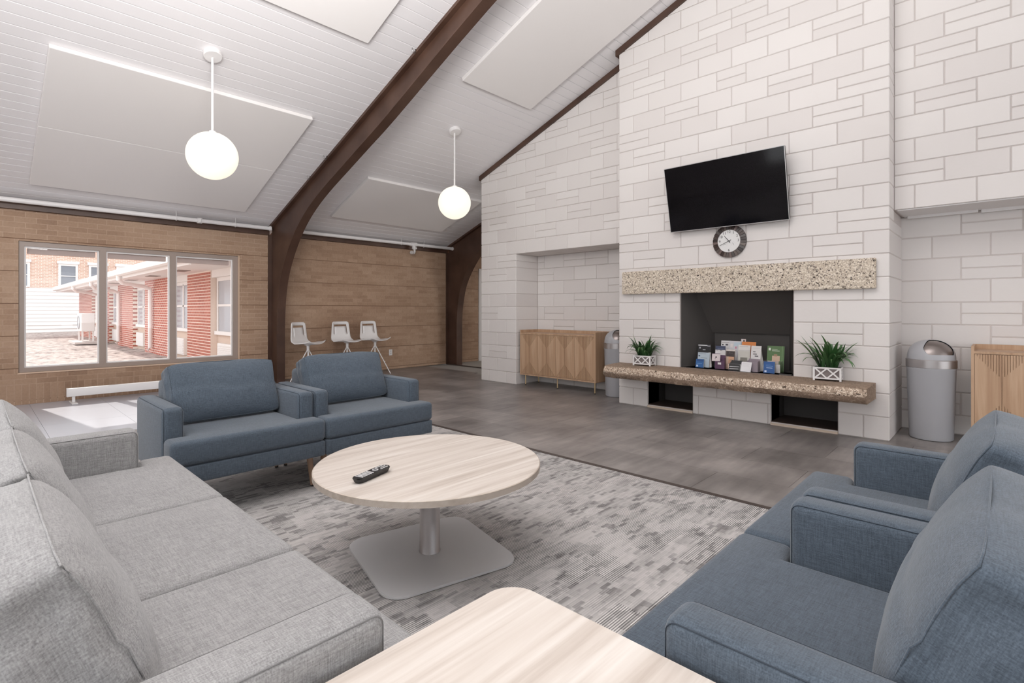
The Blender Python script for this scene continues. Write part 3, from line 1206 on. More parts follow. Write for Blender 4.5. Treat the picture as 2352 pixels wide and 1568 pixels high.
def cushion(w, h, t, seed=0, bulge=0.036, cuts=17, pinch=1.0):
    """x width, y thickness (front -y), z height, origin at centre"""
    bm = bmesh.new()
    bmesh.ops.create_cube(bm, size=2)
    bmesh.ops.subdivide_edges(bm, edges=bm.edges[:], cuts=cuts, use_grid_fill=True)
    so = Vector((seed * 3.7, seed * 1.3, 0))
    for v in bm.verts:
        a, c, b_ = v.co.x, v.co.y, v.co.z
        p = pillow_pt(a, b_, c, w, h, t, bulge)
        nrm = Vector((a ** 7, c ** 7, b_ ** 7))
        if nrm.length > 0:
            nrm.normalize()
        amp = 0
        for sa in (-1, 1):
            for sb in (-1, 1):
                d = sqrt(((a - sa) * w / 2) ** 2 + ((b_ - sb) * h / 2) ** 2)
                ang = atan2((b_ - sb) * h, (a - sa) * w)
                amp += pinch * 0.007 * math.exp(-d / 0.09) * sin(ang * 8 + seed + sa) * min(1, d / 0.03)
        amp += 0.005 * noise.noise(p * 5 + so) + 0.003 * noise.noise(p * 15 + so)
        if abs(a) > 0.98:
            # end panels gather into vertical folds under the top corner
            amp += pinch * (0.010 * noise.noise(Vector((c * 2.2 + seed, b_ * 0.9, a))) - 0.012 * math.exp(-((b_ - 0.72) / 0.14) ** 2) * (1 - c * c))
        v.co = p + nrm * amp
    return bm


def piping_loop(w, h, t, bulge, c=-1.0, r=0.0019):
    """thin seam that follows the front edge of a pillow"""
    pts = []
    n = 16
    for k in range(n):
        pts.append((-1 + 2 * k / n, 1))
    for k in range(n):
        pts.append((1, 1 - 2 * k / n))
    for k in range(n):
        pts.append((1 - 2 * k / n, -1))
    for k in range(n):
        pts.append((-1, -1 + 2 * k / n))
    out = []
    for a, b_ in pts:
        s_ = 0.985 if abs(a * b_) > 0.9 else 1.0
        out.append(pillow_pt(a * s_, b_ * s_, c, w, h, t, bulge))
    bm = bmesh.new()
    tube(bm, out, r, 6, closed=True)
    return bm


def addsub(o, lv=1):
    m = o.modifiers.new('subsurf', 'SUBSURF')
    m.levels = lv
    m.render_levels = lv
    return o


def crowned_seat(poly, z0, z1, r=0.03, crown=0.012, seg=4):
    bm = bmesh.new()
    prism(bm, poly, 'Z', z0, z1)
    bmesh.ops.recalc_face_normals(bm, faces=bm.faces[:])
    bmesh.ops.bevel(bm, geom=bm.edges[:], offset=r, segments=seg, affect='EDGES', profile=0.5)
    return bm


def seam(bm, pts, r=0.003):
    tube(bm, pts, r, 6)


def arm_piping(x0, x1, y0, y1, z0, z1, r=0.022):
    """thin seams that outline the outer and inner panels of an arm"""
    bm = bmesh.new()
    q = 0.0082
    for xx in (x0 + q, x1 - q):
        pts = [(xx, y0 + q, z0 + 0.03), (xx, y0 + q, z1 - 0.03)]
        for k in range(1, 6):
            a = pi / 2 * k / 6
            pts.append((xx, y0 + q + 0.022 * (1 - cos(a)), z1 - q - 0.022 + 0.022 * sin(a)))
        pts += [(xx, y0 + 0.035, z1 - q), (xx, y1 - 0.03, z1 - q)]
        tube(bm, pts, 0.0011, 6)
    return bm


def seat_unit(name, width, mat, dmat, label, cat, splits, arm_w=0.105, depth=0.80, group=None, pinch=1.0, fy=0.165):
    e = empty(name, (0, 0, 0), 0, label, cat, group)
    hw = width / 2
    za, zb = 0.215, 0.605
    iw = hw - arm_w
    for s in (-1, 1):
        x0, x1 = (-hw, -iw) if s < 0 else (iw, hw)
        a = obj('armrest', rbox(x0, x1, fy, depth, za, zb, 0.03, 5), mat, e, angle=60)
        obj('piping', arm_piping(x0, x1, fy, depth, za, zb), dmat, a)
    obj('base_frame', rbox(-hw + 0.002, hw - 0.002, 0.006, depth - 0.02, 0.215, 0.312, 0.012, 3), mat, e, angle=60)
    obj('backrest_frame', rbox(-iw + 0.004, iw - 0.004, 0.60, depth - 0.01, 0.25, 0.70, 0.03, 4), mat, e, angle=60)
    xs_ = [-iw] + list(splits) + [iw]
    n = len(xs_) - 1
    for k in range(n):
        a, c = xs_[k], xs_[k + 1]
        g = 0.0015
        L = -hw if k == 0 else a + g
        R = hw if k == n - 1 else c - g
        li = -iw + 0.003 if k == 0 else a + g
        ri = iw - 0.003 if k == n - 1 else c - g
        poly = [(L, 0), (R, 0)]
        if k == n - 1:
            poly += [(R, fy - 0.006), (ri, fy - 0.006)]
        poly += [(ri, 0.62), (li, 0.62)]
        if k == 0:
            poly += [(li, fy - 0.006), (L, fy - 0.006)]
        st = obj('seat_cushion', crowned_seat(poly, 0.312, 0.447, 0.028), mat, e, angle=60)
        bm = bmesh.new()
        tube(bm, [(L + 0.03, 0.010, 0.316), (R - 0.03, 0.010, 0.316)], 0.0022, 6)
        obj('piping', bm, dmat, st)
        cw = (c - a) - 0.004
        ch, ct = 0.36, 0.185
        lean = radians(19)
        b_ = obj('back_cushion', cushion(cw, ch, ct, seed=k + len(name), pinch=pinch), mat, e, ((a + c) / 2, 0.585, 0.612), (-lean, 0, 0), smooth=True)
        addsub(b_)
        obj('piping', piping_loop(cw, ch, ct, 0.036), mat, b_, smooth=True)
    for s in (-1, 1):
        for y in (0.135, depth - 0.1):
            bm = bmesh.new()
            lathe(bm, [(0.0, 0), (0.012, 0), (0.0125, 0.012)], 12)
            tip = bm
            lg = bmesh.new()
            x = s * (hw - 0.05)
            tube(lg, [(x + s * 0.018, y - 0.006, 0.012), (x, y, 0.218)], 0.0125, 12, r2=0.021)
            o = obj('leg', lg, M_WLEG, e, angle=50)
            obj('foot', tip, M_BLACK, o, (x + s * 0.018, y - 0.006, 0.0035), angle=50)
    return e


ac = seat_unit('armchair', 0.845, M_BLUE, M_BLUE_D, 'blue armchair nearer the window, its left arm beside the sofa end', 'armchair', [], group='slate blue armchairs')
ac.location = (1.127, 3.10, 0.004)
spots = [((1.972, 3.10), 0, 'blue armchair in front of the white stools, beside the first far armchair'),
         ((1.250, 0.60), pi, 'nearest blue armchair, right of the pale wood end table'),
         ((2.100, 0.60), pi, 'blue armchair at the right edge, nearer the grey bin and cabinet')]
for (x, y), rz, lab in spots:
    c = copy_tree(ac)
    c.location = (x, y, 0.004)
    c.rotation_euler = (0, 0, rz)
    c['label'] = lab
sofa = seat_unit('sofa', 2.10, M_SOFA, M_SOFA_D, 'long light grey three seat sofa in the left foreground', 'sofa', [-0.345, 0.275], arm_w=0.12, pinch=1.8, fy=0.145)
sofa.location = (0.66, 1.843, 0.004)
sofa.rotation_euler = (0, 0, radians(90))

# ------------------------------------------------------------------ tables


def table(name, x, y, z, rz, label, topbm, edge_bm, base=0.62, rb=0.09):
    e = empty(name, (x, y, 0.004), 0, label, 'table')
    obj('tabletop', topbm, M_TABLE, e, (0, 0, 0), angle=40)
    if edge_bm is not None:
        obj('edge_band', edge_bm, M_TEDGE, e, angle=40)
    bm = bmesh.new()
    prism(bm, rrect(base, base, rb), 'Z', 0.003, 0.014)
    bmesh.ops.bevel(bm, geom=[ed for ed in bm.edges if abs(ed.verts[0].co.z - ed.verts[1].co.z) < 1e-5 and ed.verts[0].co.z > 0.01], offset=0.003, segments=2, affect='EDGES')
    obj('base_plate', bm, M_GREYMET, e, (0, 0, 0), (0, 0, rz), angle=40)
    bm = bmesh.new()
    lathe(bm, [(0.050, 0.013), (0.050, 0.018), (0.047, 0.022), (0.047, z - 0.1), (0.044, z - 0.1), (0.044, z - 0.03)], 32)
    obj('column', bm, M_STEEL, e, angle=40)
    bm = bmesh.new()
    prism(bm, rrect(0.32, 0.32, 0.02), 'Z', z - 0.036, z - 0.028)
    obj('mounting_plate', bm, M_BLACK, e, (0, 0, 0), (0, 0, rz))
    return e


ZR, RR = 0.437 - 0.004, 0.515
bm = bmesh.new()
lathe(bm, [(0, ZR - 0.028), (RR - 0.003, ZR - 0.028), (RR - 0.003, ZR - 0.001), (RR - 0.004, ZR), (0, ZR)], 96, cap=False)
eb = bmesh.new()
lathe(eb, [(RR - 0.0028, ZR - 0.028), (RR, ZR - 0.027), (RR, ZR - 0.0025), (RR - 0.0035, ZR + 0.0003)], 96, cap=False)
table('round_coffee_table', 1.478, 1.940, ZR, radians(-14), 'round pale wood coffee table on a square grey base plate', bm, eb)
ZE = 0.55
bm = bmesh.new()
prism(bm, rrect(0.62, 0.62, 0.065, 10), 'Z', ZE - 0.03, ZE)
bmesh.ops.bevel(bm, geom=[ed for ed in bm.edges if abs(ed.verts[0].co.z - ed.verts[1].co.z) < 1e-5], offset=0.002, segments=2, affect='EDGES')
table('end_table', 0.498, 0.462, ZE, 0, 'pale wood end table with rounded corners in the foreground', bm, None, 0.42, 0.05)

# remote control
rc = empty('remote_control', (1.163, 1.925, 0.4395), radians(0), 'black remote control with pale buttons lying on the round table', 'remote control')
bm = bmesh.new()
L, Wd = 0.205, 0.05
prism(bm, rrect(L, Wd, 0.017, 6), 'Z', 0.0, 0.021)
for v in bm.verts:
    if v.co.z < 0.01:
        v.co.x *= 0.90
        v.co.y *= 0.78
bmesh.ops.bevel(bm, geom=[ed for ed in bm.edges if abs(ed.verts[0].co.z - ed.verts[1].co.z) < 1e-5], offset=0.003, segments=2, affect='EDGES')
obj('case', bm, M_BLACK, rc, angle=40)
btn_m = plain('pale_rubber_button', (206, 204, 204), 0.5)
bme = mesh_from(rbox(-0.0065, 0.0065, -0.0032, 0.0032, 0, 0.003, 0.001, 1), 'button', btn_m)
bmr = bmesh.new()
lathe(bmr, [(0.013, 0), (0.013, 0.003), (0.009, 0.003), (0.009, 0)], 20, cap=False)
ring = mesh_from(bmr, 'navigation_ring', btn_m)
for i in range(6):
    for j in range(3):
        link('button', bme, rc, (-0.078 + i * 0.013, -0.014 + j * 0.014, 0.0208), (0, 0, radians(90)))
link('navigation_ring', ring, rc, (0.022, 0, 0.0208))
for i in range(3):
    for j in range(3):
        if not (i == 0 and j == 1):
            link('button', bme, rc, (0.046 + i * 0.017, -0.014 + j * 0.014, 0.0208))
rc.rotation_euler = (0, 0, radians(19))

# ------------------------------------------------------------------ mantel and hearth
bm = bmesh.new()
box(bm, 0, 0.052, -1.27, 1.27, 0, 0.268)
bmesh.ops.bevel(bm, geom=bm.edges[:], offset=0.006, segments=2, affect='EDGES')
bmesh.ops.subdivide_edges(bm, edges=[ed for ed in bm.edges if ed.calc_length() > 0.5], cuts=24, use_grid_fill=True)
for v in bm.verts:
    v.co += Vector((noise.noise(v.co * 9), 0, noise.noise(v.co * 7 + Vector((5, 0, 0))))) * 0.003
tag(obj('mantel', bm, M_MANTEL, None, (5.436, 2.075, 1.331)), 'speckled stone mantel slab across the chimney breast under the clock', 'mantel')

he = empty('hearth', (5.49, 2.1, 0.362), 0, 'long rough brown stone hearth bench below the fireplace opening', 'hearth')
bm = bmesh.new()
prof = [(-0.474, 0.064), (-0.478, 0.085), (-0.462, 0.132), (-0.44, 0.139), (-0.002, 0.139), (-0.002, 0.0), (-0.40, 0.0), (-0.435, 0.006), (-0.458, 0.04)]
NY = 60
rows = []
for i in range(NY + 1):
    y = -1.29 + (1.29 + 1.235) * i / NY
    row = []
    for (x, z) in prof:
        n1 = noise.noise(Vector((x * 9, y * 5, z * 25))) + 0.5 * noise.noise(Vector((x * 20, y * 17, z * 40)))
        fr = 1.0 if x < -0.4 else 0.0
        sk = 0.07 * max(0, (y - 1.0)) * fr * -0.3
        yy = y + (0.02 * noise.noise(Vector((x * 8, z * 30, 3.0))) if i in (0, NY) else 0)
        if x > -0.1 and y > 1.2:
            yy += 0.07
        row.append(bm.verts.new((x + 0.014 * n1 * fr - sk, yy, z + (0.006 * n1 if fr else 0.0))))
    rows.append(row)
np_ = len(prof)
for A, C in zip(rows, rows[1:]):
    for k in range(np_):
        f = bm.faces.new((A[k], A[(k + 1) % np_], C[(k + 1) % np_], C[k]))
        f.material_index = 1 if k in (0, 1) else 0
bm.faces.new(rows[0])
bm.faces.new(rows[-1])
obj('slab', bm, [M_HEARTH, M_HFRONT], he, angle=50)

# ------------------------------------------------------------------ television
tv = empty('television', (5.41, 2.09, 2.01), 0, 'black flat television on the chimney breast, tilted forward', 'television')
tilt = math.asin(0.16 / 0.69)
tv.rotation_euler = (0, -tilt, 0)
Hh, Ww = 0.692, 1.212
obj('housing', rbox(0.004, 0.045, -Ww / 2, Ww / 2, 0, Hh, 0.006, 2), M_BLACK, tv, angle=40)
obj('screen', B((-0.002, 0.004, -Ww / 2 + 0.003, Ww / 2 - 0.003, 0.004, Hh - 0.003)), M_TV, tv)
bm = B((-0.003, 0.006, -Ww / 2 - 0.002, -Ww / 2 + 0.003, -0.003, Hh + 0.003), (-0.003, 0.006, Ww / 2 - 0.003, Ww / 2 + 0.002, -0.003, Hh + 0.003),
       (-0.003, 0.006, -Ww / 2, Ww / 2, Hh - 0.003, Hh + 0.003), (-0.003, 0.006, -Ww / 2, Ww / 2, -0.003, 0.004))
obj('bezel', bm, plain('silver_bezel', (190, 188, 188), 0.3, 0.5), tv)
mb = obj('wall_bracket', B((0.045, 0.085, -0.2, 0.2, 0.12, 0.5)), M_BLACK, tv)
bm = bmesh.new()
tube(bm, [(0.08, 0, 0.40), (0.158, 0, 0.345)], 0.012, 8)
tube(bm, [(0.08, 0, 0.18), (0.114, 0, 0.17)], 0.012, 8)
obj('bracket_arm', bm, M_BLACK, tv)

# ------------------------------------------------------------------ wall clock
ck = empty('wall_clock', (5.488, 2.075, 1.862), 0, 'round wall clock with a dark stone rim under the television', 'clock')
# local frame: front is -X, right of the viewer is -Y


def ypt(r, a):      # clock angle a (0 at 12, clockwise seen from the front)
    return (-r * sin(a), r * cos(a))


R0, R1 = 0.117, 0.172
shades = [(70, 58, 54), (96, 86, 82), (52, 42, 40), (112, 96, 92), (84, 78, 76), (60, 46, 42), (104, 92, 86)]
nseg = 32
for k in range(nseg):
    a0, a1 = 2 * pi * (k + 0.06) / nseg, 2 * pi * (k + 0.94) / nseg
    bm = bmesh.new()
    P1 = [ypt(R0, a0), ypt(R0, (a0 + a1) / 2), ypt(R0, a1), ypt(R1, a1), ypt(R1, (a0 + a1) / 2), ypt(R1, a0)]
    prism(bm, P1, 'X', -0.030 + random.uniform(-0.001, 0.001), -0.002)
    for v in bm.verts:
        if v.co.x < -0.01 and Vector((v.co.y, v.co.z)).length > 0.15:
            v.co.x += 0.009
    col = shades[(k * 5 + k // 3) % len(shades)]
    obj('rim_tile', bm, plain('rim_stone_%d' % (shades.index(col)), col, 0.35), ck)
bm = bmesh.new()
prism(bm, [ypt(0.169, 2 * pi * k / 48) for k in range(48)], 'X', -0.018, -0.001)
obj('back_plate', bm, plain('clock_grout', (60, 52, 50), 0.8), ck)
bm = bmesh.new()
prism(bm, [ypt(R0 + 0.001, 2 * pi * k / 64) for k in range(64)], 'X', -0.026, -0.016)
dial = obj('dial', bm, plain('white_dial', (228, 227, 226), 0.5), ck)


def text_mesh(body, size):
    cu = bpy.data.curves.new('text', 'FONT')
    cu.body = body
    cu.size = size
    cu.align_x = 'CENTER'
    cu.align_y = 'CENTER'
    cu.extrude = 0.0006
    o = bpy.data.objects.new('text', cu)
    COL.objects.link(o)
    dg = bpy.context.evaluated_depsgraph_get()
    me = bpy.data.meshes.new_from_object(o.evaluated_get(dg))
    bpy.data.objects.remove(o)
    return me


M_INK = plain('black_ink', (22, 20, 22), 0.5)
# text local x -> world -Y, text local y -> world +Z, text normal -> world -X
TROT = Matrix(((0, 0, -1), (-1, 0, 0), (0, 1, 0))).to_euler()
for n in (12, 1, 2, 3, 6, 9, 10, 11):
    me = text_mesh(str(n), 0.038)
    me.materials.clear()
    me.materials.append(M_INK)
    y, z = ypt(0.096, 2 * pi * n / 12)
    link('numeral', me, dial, (-0.0265, y, z), TROT)
for nm, ang, ln, w0, tail in (('hour_hand', 2 * pi * (10.70 / 12), 0.075, 0.0036, 0.022), ('minute_hand', 2 * pi * (41.0 / 60), 0.107, 0.0026, 0.026)):
    bm = bmesh.new()
    d = Vector(ypt(1, ang))
    p = Vector((-d.y, d.x))
    pts = [d * -tail + p * w0, d * -tail - p * w0, d * ln - p * w0 * 0.5, d * ln + p * w0 * 0.5]
    prism(bm, [tuple(q) for q in pts], 'X', -0.0315 if nm[0] == 'h' else -0.034, -0.030 if nm[0] == 'h' else -0.0325)
    obj(nm, bm, M_INK, ck)
for nm, ang, rr in (('thermometer', 2 * pi * 7.75 / 12, 0.05), ('humidity_gauge', 2 * pi * 4.2 / 12, 0.055)):
    y, z = ypt(rr, ang)
    bm = bmesh.new()
    for k in range(7):
        a = radians(-120 + k * 40)
        c, s_ = ypt(0.022, a), ypt(0.0195, a)
        t = Vector((s_[0] - c[0], s_[1] - c[1])).normalized()
        pn = Vector((-t.y, t.x)) * 0.0006
        prism(bm, [(c[0] + pn.x, c[1] + pn.y), (c[0] - pn.x, c[1] - pn.y), (s_[0] - pn.x, s_[1] - pn.y), (s_[0] + pn.x, s_[1] + pn.y)], 'X', -0.0006, 0)
    a2 = ang
    d = Vector(ypt(1, a2 + 0.4))
    pn = Vector((-d.y, d.x)) * 0.0014
    prism(bm, [tuple(d * -0.012 + pn), tuple(d * -0.012 - pn), tuple(d * 0.018 - pn * 0.4), tuple(d * 0.018 + pn * 0.4)], 'X', -0.0014, -0.0007)
    obj(nm, bm, M_INK, dial, (-0.0262, y, z))

# ------------------------------------------------------------------ sideboards


def sideboard(y_right, label, n_doors=4):
    """front faces -X, runs along Y; origin at floor, front centre"""
    Wt = 1.385
    D = 0.42
    z0, z1 = 0.155, 0.838
    e = empty('sideboard', (5.80, y_right + Wt / 2, 0), 0, label, 'sideboard', 'pale oak sideboards in the wall recesses')
    hw = Wt / 2
    t = 0.02
    bm = B((0, D, -hw, -hw + t, z0, z1), (0, D, hw - t, hw, z0, z1), (0, D, -hw + t, hw - t, z0, z0 + t),
           (0.0, D, -hw + t, hw - t, z1 - 0.062, z1 - 0.042), (D - t, D, -hw + t, hw - t, z0 + t, z1))
    obj('carcass', bm, M_OAK, e)
    dw = (Wt - 2 * t) / n_doors
    db, dt = z0 + t + 0.003, z1 - 0.065
    Hd = dt - db
    for k in range(n_doors):
        y0 = -hw + t + k * dw + 0.002
        w = dw - 0.004
        bm = bmesh.new()
        box(bm, 0.012, 0.028, 0, w, db, dt)
        ng = 20
        pitch = w / ng
        gw = 0.0045
        for i in range(ng):
            a = i * pitch
            box(bm, 0.003, 0.012, a + gw / 2, a + pitch - gw / 2, db, dt)
            if i < ng - 1:
                c = abs((i + 1) - ng / 2) / (ng / 2)
                gl = Hd * 0.33 * (1 - c)
                if i + 1 == ng // 2:
                    continue
                box(bm, 0.003, 0.012, a + pitch - gw / 2, a + pitch + gw / 2, db + gl, dt - gl)
        box(bm, 0.003, 0.012, 0, gw / 2, db, dt)
        box(bm, 0.003, 0.012, w - gw / 2, w, db, dt)
        obj('door', bm, M_OAK, e, (0, y0, 0))
    for (x, y) in ((0.03, -hw + 0.03), (0.03, hw - 0.09), (0.38, -hw + 0.05), (0.38, hw - 0.05), (0.05, 0.0)):
        bm = bmesh.new()
        tube(bm, [(x, y, 0.012), (x, y, z0 + 0.002)], 0.0095, 12)
        lg = obj('leg', bm, M_OAKLEG, e, angle=40)
        bm = bmesh.new()
        lathe(bm, [(0, 0), (0.011, 0), (0.011, 0.012)], 12)
        obj('foot', bm, M_BLACK, lg, (x, y, 0.0))
    return e


sideboard(3.975, 'oak sideboard in the left recess, left of the half hidden grey bin')
sideboard(-1.19, 'oak sideboard at the right edge beside the near grey bin')

# ------------------------------------------------------------------ bins


def waste_bin(x, y, label, fdir):
    e = empty('waste_bin', (x, y, 0), 0, label, 'bin', 'grey dome lid bins beside the chimney breast')
    bm = bmesh.new()
    lathe(bm, [(0, 0.004), (0.150, 0.004), (0.156, 0.012), (0.174, 0.615), (0.178, 0.622), (0.178, 0.632), (0.168, 0.634)], 48, cap=False)
    obj('body', bm, M_BIN, e, angle=40)
    bm = bmesh.new()
    lathe(bm, [(0.170, 0.632), (0.180, 0.634), (0.181, 0.700), (0.176, 0.706), (0.168, 0.706)], 48, cap=False)
    obj('collar', bm, M_STEEL, e, angle=40)
    nph, nth = 216, 64
    R, Hd = 0.172, 0.172
    shell, flap = bmesh.new(), bmesh.new()

    def isflap(ph, th):
        dp = (ph - fdir + pi) % (2 * pi) - pi
        lim = radians(50) * (1 - 0.30 * max(0, (th - radians(50)) / radians(27)) ** 2)
        return abs(dp) < lim and radians(6) < th < radians(77)

    def P(ph, th, k=1.0):
        s = sin(th) ** 0.9
        return (R * k * s * cos(ph), R * k * s * sin(ph), 0.705 + Hd * k * max(0, cos(th)) ** 0.85)
    for i in range(nth):
        t0, t1 = pi / 2 * i / nth, pi / 2 * (i + 1) / nth
        for j in range(nph):
            p0, p1 = 2 * pi * j / nph, 2 * pi * (j + 1) / nph
            tgt, k = (flap, 0.965) if isflap((p0 + p1) / 2, (t0 + t1) / 2) else (shell, 1.0)
            q = [P(p0, t0, k), P(p1, t0, k), P(p1, t1, k), P(p0, t1, k)]
            if i == 0:
                q = q[1:]
            tgt.faces.new([tgt.verts.new(c) for c in q])
    for b_ in (shell, flap):
        bmesh.ops.remove_doubles(b_, verts=b_.verts[:], dist=1e-5)
    obj('dome_lid', shell, M_BIN, e, smooth=True)
    obj('swing_flap', flap, plain('dark_brushed_steel', (150, 141, 138), 0.3, 0.85), e, smooth=True)
    bm = bmesh.new()
    lathe(bm, [(0.166, 0.702), (0.156, 0.72), (0.136, 0.78), (0.086, 0.832), (0.0, 0.85)], 32, cap=False)
    obj('gap_backing', bm, M_DARK, e, smooth=True)  # near-black shell added so the gap round the flap looks shaded
    return e


waste_bin(5.90, 0.465, 'grey dome lid bin with steel collar right of the fireplace', radians(-147))
waste_bin(5.93, 3.715, 'grey dome lid bin half hidden left of the fireplace', radians(-125))

# ------------------------------------------------------------------ planters


def leaf_mesh(Ln, wd, bend, twist, seed):
    bm = bmesh.new()
    n = 10
    L_, C_, R_ = [], [], []
    x = z = 0
    ang = radians(86)
    for i in range(n + 1):
        t = i / n
        wv = wd * (0.55 + 1.0 * t) if t < 0.35 else wd * 0.9 * (1 - ((t - 0.35) / 0.65) ** 1.8) + 0.0004
        tw = twist * t
        y = noise.noise(Vector((seed, t * 2, 0))) * 0.006
        side = Vector((-sin(tw) * 0.3, cos(tw), sin(tw) * 0.6))
        c = Vector((x, y, z))
        L_.append(bm.verts.new(c + side * wv + Vector((0, 0, wv * 0.35))))
        C_.append(bm.verts.new(c))
        R_.append(bm.verts.new(c - side * wv + Vector((0, 0, wv * 0.35))))
        ang -= bend / n * (0.4 + 1.2 * t)
        x += cos(ang) * Ln / n
        z += sin(ang) * Ln / n
    for i in range(n):
        bm.faces.new((L_[i], L_[i + 1], C_[i + 1], C_[i]))
        bm.faces.new((C_[i], C_[i + 1], R_[i + 1], R_[i]))
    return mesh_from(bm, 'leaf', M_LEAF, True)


def planter(x, y, z, rz, w, d, h, leafn, leafL, label, seed):
    e = empty('potted_plant', (x, y, z), rz, label, 'plant', 'leafy plants in white lattice boxes on the hearth')
    t = 0.015
    hw, hd = w / 2, d / 2
    # local x is depth (front -x), y is width
    bm = bmesh.new()
    for sx in (-1, 1):
        for sy in (-1, 1):
            x0, y0 = sx * (hd - t / 2), sy * (hw - t / 2)
            box(bm, x0 - t / 2, x0 + t / 2, y0 - t / 2, y0 + t / 2, 0, h)
    for sx in (-1, 1):
        xx = sx * (hd - 0.004)
        for za, zb in ((0.014, 0.026), (h - 0.013, h)):
            box(bm, xx - 0.004, xx + 0.004, -hw + t, hw - t, za, zb)
    for sy in (-1, 1):
        yy = sy * (hw - 0.004)
        for za, zb in ((0.014, 0.026), (h - 0.013, h)):
            box(bm, -hd + t, hd - t, yy - 0.004, yy + 0.004, za, zb)
    obj('frame', bm, M_WHITE, e)
    la, lb = 0.022, h - 0.009

    def slat(p0, p1, face):
        bm = bmesh.new()
        p0, p1 = Vector(p0), Vector(p1)
        t_ = (p1 - p0).normalized()
        n = Vector((-t_.y, t_.x)) * 0.0062
        q = [p0 + n, p0 - n, p1 - n, p1 + n]
        if face[0] == 'x':
            prism(bm, [(a.x, a.y) for a in q], 'X', face[1] - 0.003, face[1] + 0.003)
        else:
            prism(bm, [(a.x, a.y) for a in q], 'Y', face[1] - 0.003, face[1] + 0.003)
        obj('lattice_slat', bm, M_WHITE, e)
    for sx in (-1, 1):
        for a, b_ in ((-hw + t, 0), (0, hw - t)):
            slat((a, la), (b_, lb), ('x', sx * (hd - 0.004)))
            slat((a, lb), (b_, la), ('x', sx * (hd - 0.0043)))
    for sy in (-1, 1):
        slat((-hd + t, la), (hd - t, lb), ('y', sy * (hw - 0.004)))
        slat((-hd + t, lb), (hd - t, la), ('y', sy * (hw - 0.0043)))
    obj('liner', rbox(-hd + 0.011, hd - 0.011, -hw + 0.011, hw - 0.011, 0.014, h - 0.006, 0.004, 1), plain('grey_liner', (128, 118, 116), 0.8), e)
    rnd = random.Random(seed)
    protos = [leaf_mesh(leafL, 0.019, b_, tw, i) for i, (b_, tw) in enumerate(((0.35, 0.4), (0.8, -0.5), (1.3, 0.6), (1.8, -0.4), (0.6, 0.8), (2.2, 0.3)))]
    for i in range(leafn):
        bx, by = rnd.uniform(-0.03, 0.03), rnd.uniform(-hw * 0.62, hw * 0.62)
        a = atan2(by / hw + rnd.uniform(-0.5, 0.5), bx / 0.05 + rnd.uniform(-0.7, 0.4))
        pr = protos[rnd.randrange(len(protos))]
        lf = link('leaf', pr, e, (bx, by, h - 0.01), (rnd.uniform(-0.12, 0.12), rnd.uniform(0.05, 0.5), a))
        s = rnd.uniform(0.66, 1.05)
        lf.scale = (s, s, s)
    return e


planter(5.36, 3.0, 0.5045, radians(4), 0.215, 0.15, 0.115, 40, 0.28, 'spiky green plant in a white lattice box at the left end of the hearth', 3)
planter(5.385, 1.155, 0.5045, radians(6), 0.22, 0.165, 0.120, 54, 0.33, 'larger spiky green plant in a white lattice box at the right end of the hearth', 11)

# ------------------------------------------------------------------ leaflets in the firebox
PAPER = {}


def pcol(rgb):
    k = 'print_%d_%d_%d' % rgb
    return plain(k, rgb, 0.55)


def clear_mat():
    if 'clear' in MATS:
        return MATS['clear']
    m = bpy.data.materials.new('clear_acrylic')
    m.use_nodes = True
    nt = m.node_tree
    nt.nodes.clear()
    o = N(nt, 'ShaderNodeOutputMaterial')
    t = N(nt, 'ShaderNodeBsdfTransparent')
    g = N(nt, 'ShaderNodeBsdfGlossy')
    g.inputs['Roughness'].default_value = 0.08
    mx = N(nt, 'ShaderNodeMixShader')
    mx.inputs[0].default_value = 0.12
    nt.links.new(t.outputs[0], mx.inputs[1])
    nt.links.new(g.outputs[0], mx.inputs[2])
    nt.links.new(mx.outputs[0], o.inputs[0])
    MATS['clear'] = m
    return m


def leaflet(name, x, y, z, w, h, rgb, label, cat='leaflet', th=0.006, lean=0.16, yaw=0.0, prints=(), group='leaflets in the fireplace', pages=0):
    """booklet standing on its lower edge, cover towards -X; prints: (y0,y1,z0,z1,rgb) fractions of the cover, y from the viewer's left"""
    e = empty(name, (x, y, z), yaw, label, cat, group)
    e.rotation_euler = (0, lean, yaw)
    obj('cover', B((0, 0.0012, -w / 2, w / 2, 0, h)), pcol(rgb), e)
    obj('pages', B((0.0012, th, -w / 2 + 0.001, w / 2 - 0.001, 0.0005, h - 0.001)), M_PAPER, e)
    for (a, c, z0, z1, col) in prints:
        obj('print', B((-0.0005, 0.0001, w / 2 - c * w, w / 2 - a * w, z0 * h, z1 * h)), pcol(col), e)
    for k in range(pages):
        o = obj('fanned_page', B((0, 0.0008, -w / 2, w / 2, 0, h)), M_PAPER, e, (th + 0.004 + k * 0.006, -0.006 * (k + 1), 0.0), (radians(-2.2 * (k + 1)), 0, 0))
    return e


